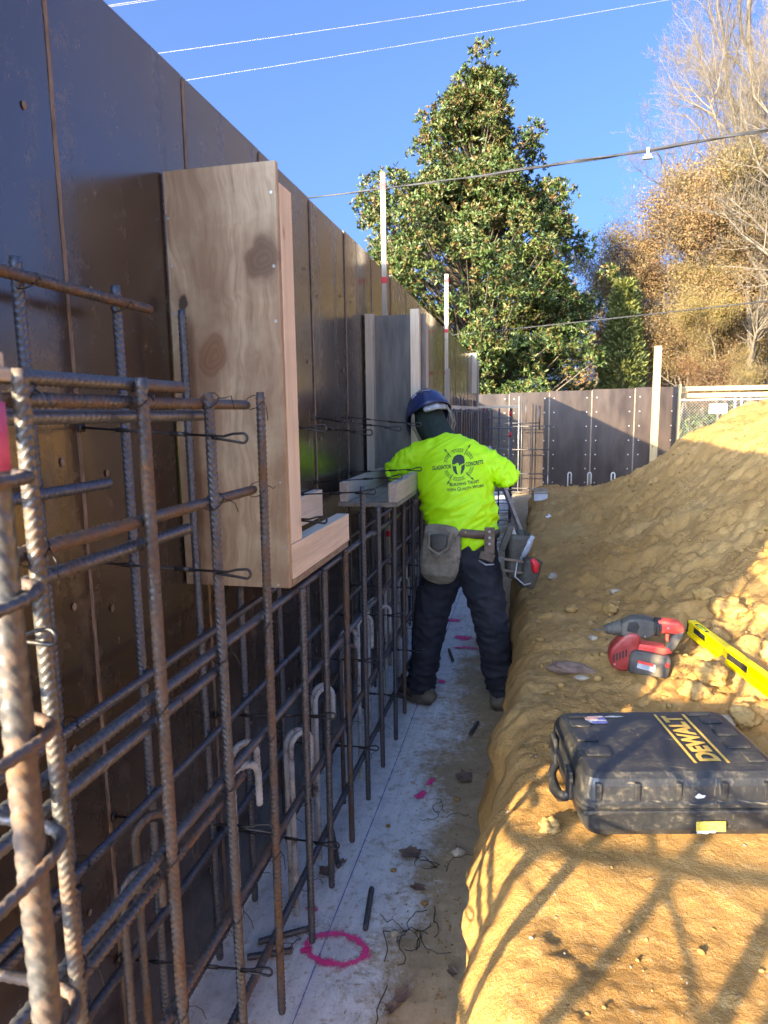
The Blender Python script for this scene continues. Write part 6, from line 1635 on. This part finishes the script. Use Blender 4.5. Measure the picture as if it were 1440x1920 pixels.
# ================================================================== LITTER IN THE TRENCH
def offcut(a, b_, label, r=.0085):
    A, B2 = V_(a), V_(b_); me = rebar('rebar_offcut', [A, B2], r, 8, .0125, .0011); tag(obj('rebar_offcut', me, 'rebar'), label, 'rebar offcut', 'cut bar ends on the footing')
offcut((.419, 1.948, .012), (.441, 1.772, .012), 'short cut bar end lying beyond the pink ring')
offcut((.672, 3.19, .028), (.645, 3.05, .028), 'cut bar end in the dirt before the right boot')
offcut((.20, 2.22, .012), (.28, 2.03, .012), 'cut bar end lying under the front mat')
offcut((.14, 1.66, .012), (.27, 1.74, .012), 'cut bar end between the mats beside the pink ring')
offcut((.13, 1.60, .012), (.25, 1.65, .012), 'second cut bar end between the mats, nearer the camera')
offcut((.40, 4.25, .012), (.45, 4.05, .012), 'cut bar end behind the worker\'s left knee')
def fallen_leaf(x, y, s, rot, label, seed):
    r = random.Random(seed); n = 22; v = [(0, 0, .004)]; 
    for k in range(n):
        a = 2 * math.pi * k / n; lob = .62 + .38 * abs(math.cos(a * 2.5)) ** .7; lob *= 1 + .15 * r.uniform(-1, 1)
        v.append((s * lob * math.cos(a), s * .75 * lob * math.sin(a), .006 + s * .30 * (lob - .6) * r.uniform(.2, 1.2) + .003))
    f = [(0, 1 + k, 1 + (k + 1) % n) for k in range(n)]
    b = B(); b.add(v, f); st_ = len(b.v); b.tube([(s * .3, 0, .008), (s * .9, .02 * s, .012), (s * 1.3, .1 * s, .01)], .0012, 4)
    o = obj('fallen_leaf', b.build('fallen_leaf', True), 'leaf_brown', mw=Matrix.Translation((x, y, float(zf(x, y)) + .004)) @ Matrix.Rotation(rot, 4, 'Z'))
    tag(o, label, 'leaf', 'fallen brown leaves on the trench floor')
fallen_leaf(.514, 2.15, .045, .4, 'large curled brown leaf in the middle of the trench floor', 1)
fallen_leaf(.655, 2.68, .050, 1.9, 'wide flat brown leaf near the bank foot before the worker', 2)
fallen_leaf(.245, 2.00, .034, 2.6, 'brown leaf caught under the front rebar mat', 3)
fallen_leaf(.285, 2.06, .018, 0.6, 'tiny brown leaf beside the bar foot under the front mat', 4)
fallen_leaf(.595, 1.56, .030, 1.2, 'shrivelled leaf at the bottom of the picture', 5)
fallen_leaf(.575, 1.52, .024, 4.0, 'torn leaf nearest the camera on the trench floor', 8)
fallen_leaf(.72, 1.66, .020, 2.2, 'small dark leaf against the foot of the bank', 6)
fallen_leaf(.57, 1.98, .028, 3.2, 'flattened pale leaf beyond the tangle of wire', 7)
def tangle(cx_, cy_, n, s, label, seed):
    r = random.Random(seed); b = B()
    for _ in range(n):
        p = V_((cx_ + r.gauss(0, s * .3), cy_ + r.gauss(0, s * .3), .012)); a = r.uniform(0, 6.28); pts = [p]
        for k in range(7):
            a += r.gauss(0, .7); p = p + V_((math.cos(a), math.sin(a), 0)) * s * .22; p = V_((p.x, p.y, float(zf(p.x, p.y)) + .006 + abs(r.gauss(0, .005)))); pts.append(p)
        b.tube(pts, .0014, 4)
    tag(obj('wire_scrap', b.build('wire_scrap', True), 'wire'), label, 'wire scrap')
tangle(.60, 1.80, 8, .085, 'tangle of rusty tie wire on the dirt beyond the pink ring', 1)
tangle(.575, 2.10, 3, .11, 'loose tie wires beside the large curled leaf', 2)
tangle(.52, 1.62, 2, .12, 'curved tie wire near the bottom edge', 3)
tangle(.60, 2.42, 4, .07, 'thin wire scraps farther along the trench floor', 4)
tangle(.255, 1.72, 2, .04, 'snip of tie wire beside the front bar foot', 5)
for q, (x, y, r_, lab) in enumerate(((.47, 2.06, .009, 'tan pebble beside the chalk line'), (.53, 1.78, .013, 'pale pebble near the wire tangle'), (.40, 2.30, .008, 'tan pebble near the bar feet by the chalk line'), (.44, 2.62, .009, 'pebble by the smudged pink mark'), (.60, 1.92, .010, 'brown pebble near the flattened leaf'), (.68, 2.18, .022, 'grey stone flake near the bank foot'), (.64, 2.52, .012, 'pebble by the wide flat leaf'))):
    me = rock('pebble', None, r_, q + 31, (1.2, 1, .7), 2, .2); tag(obj('pebble', me, 'stone' if q % 2 else 'clod', mw=Matrix.Translation((x, y, float(zf(x, y)) + r_ * .5))), lab, 'pebble', 'pebbles on the trench floor')
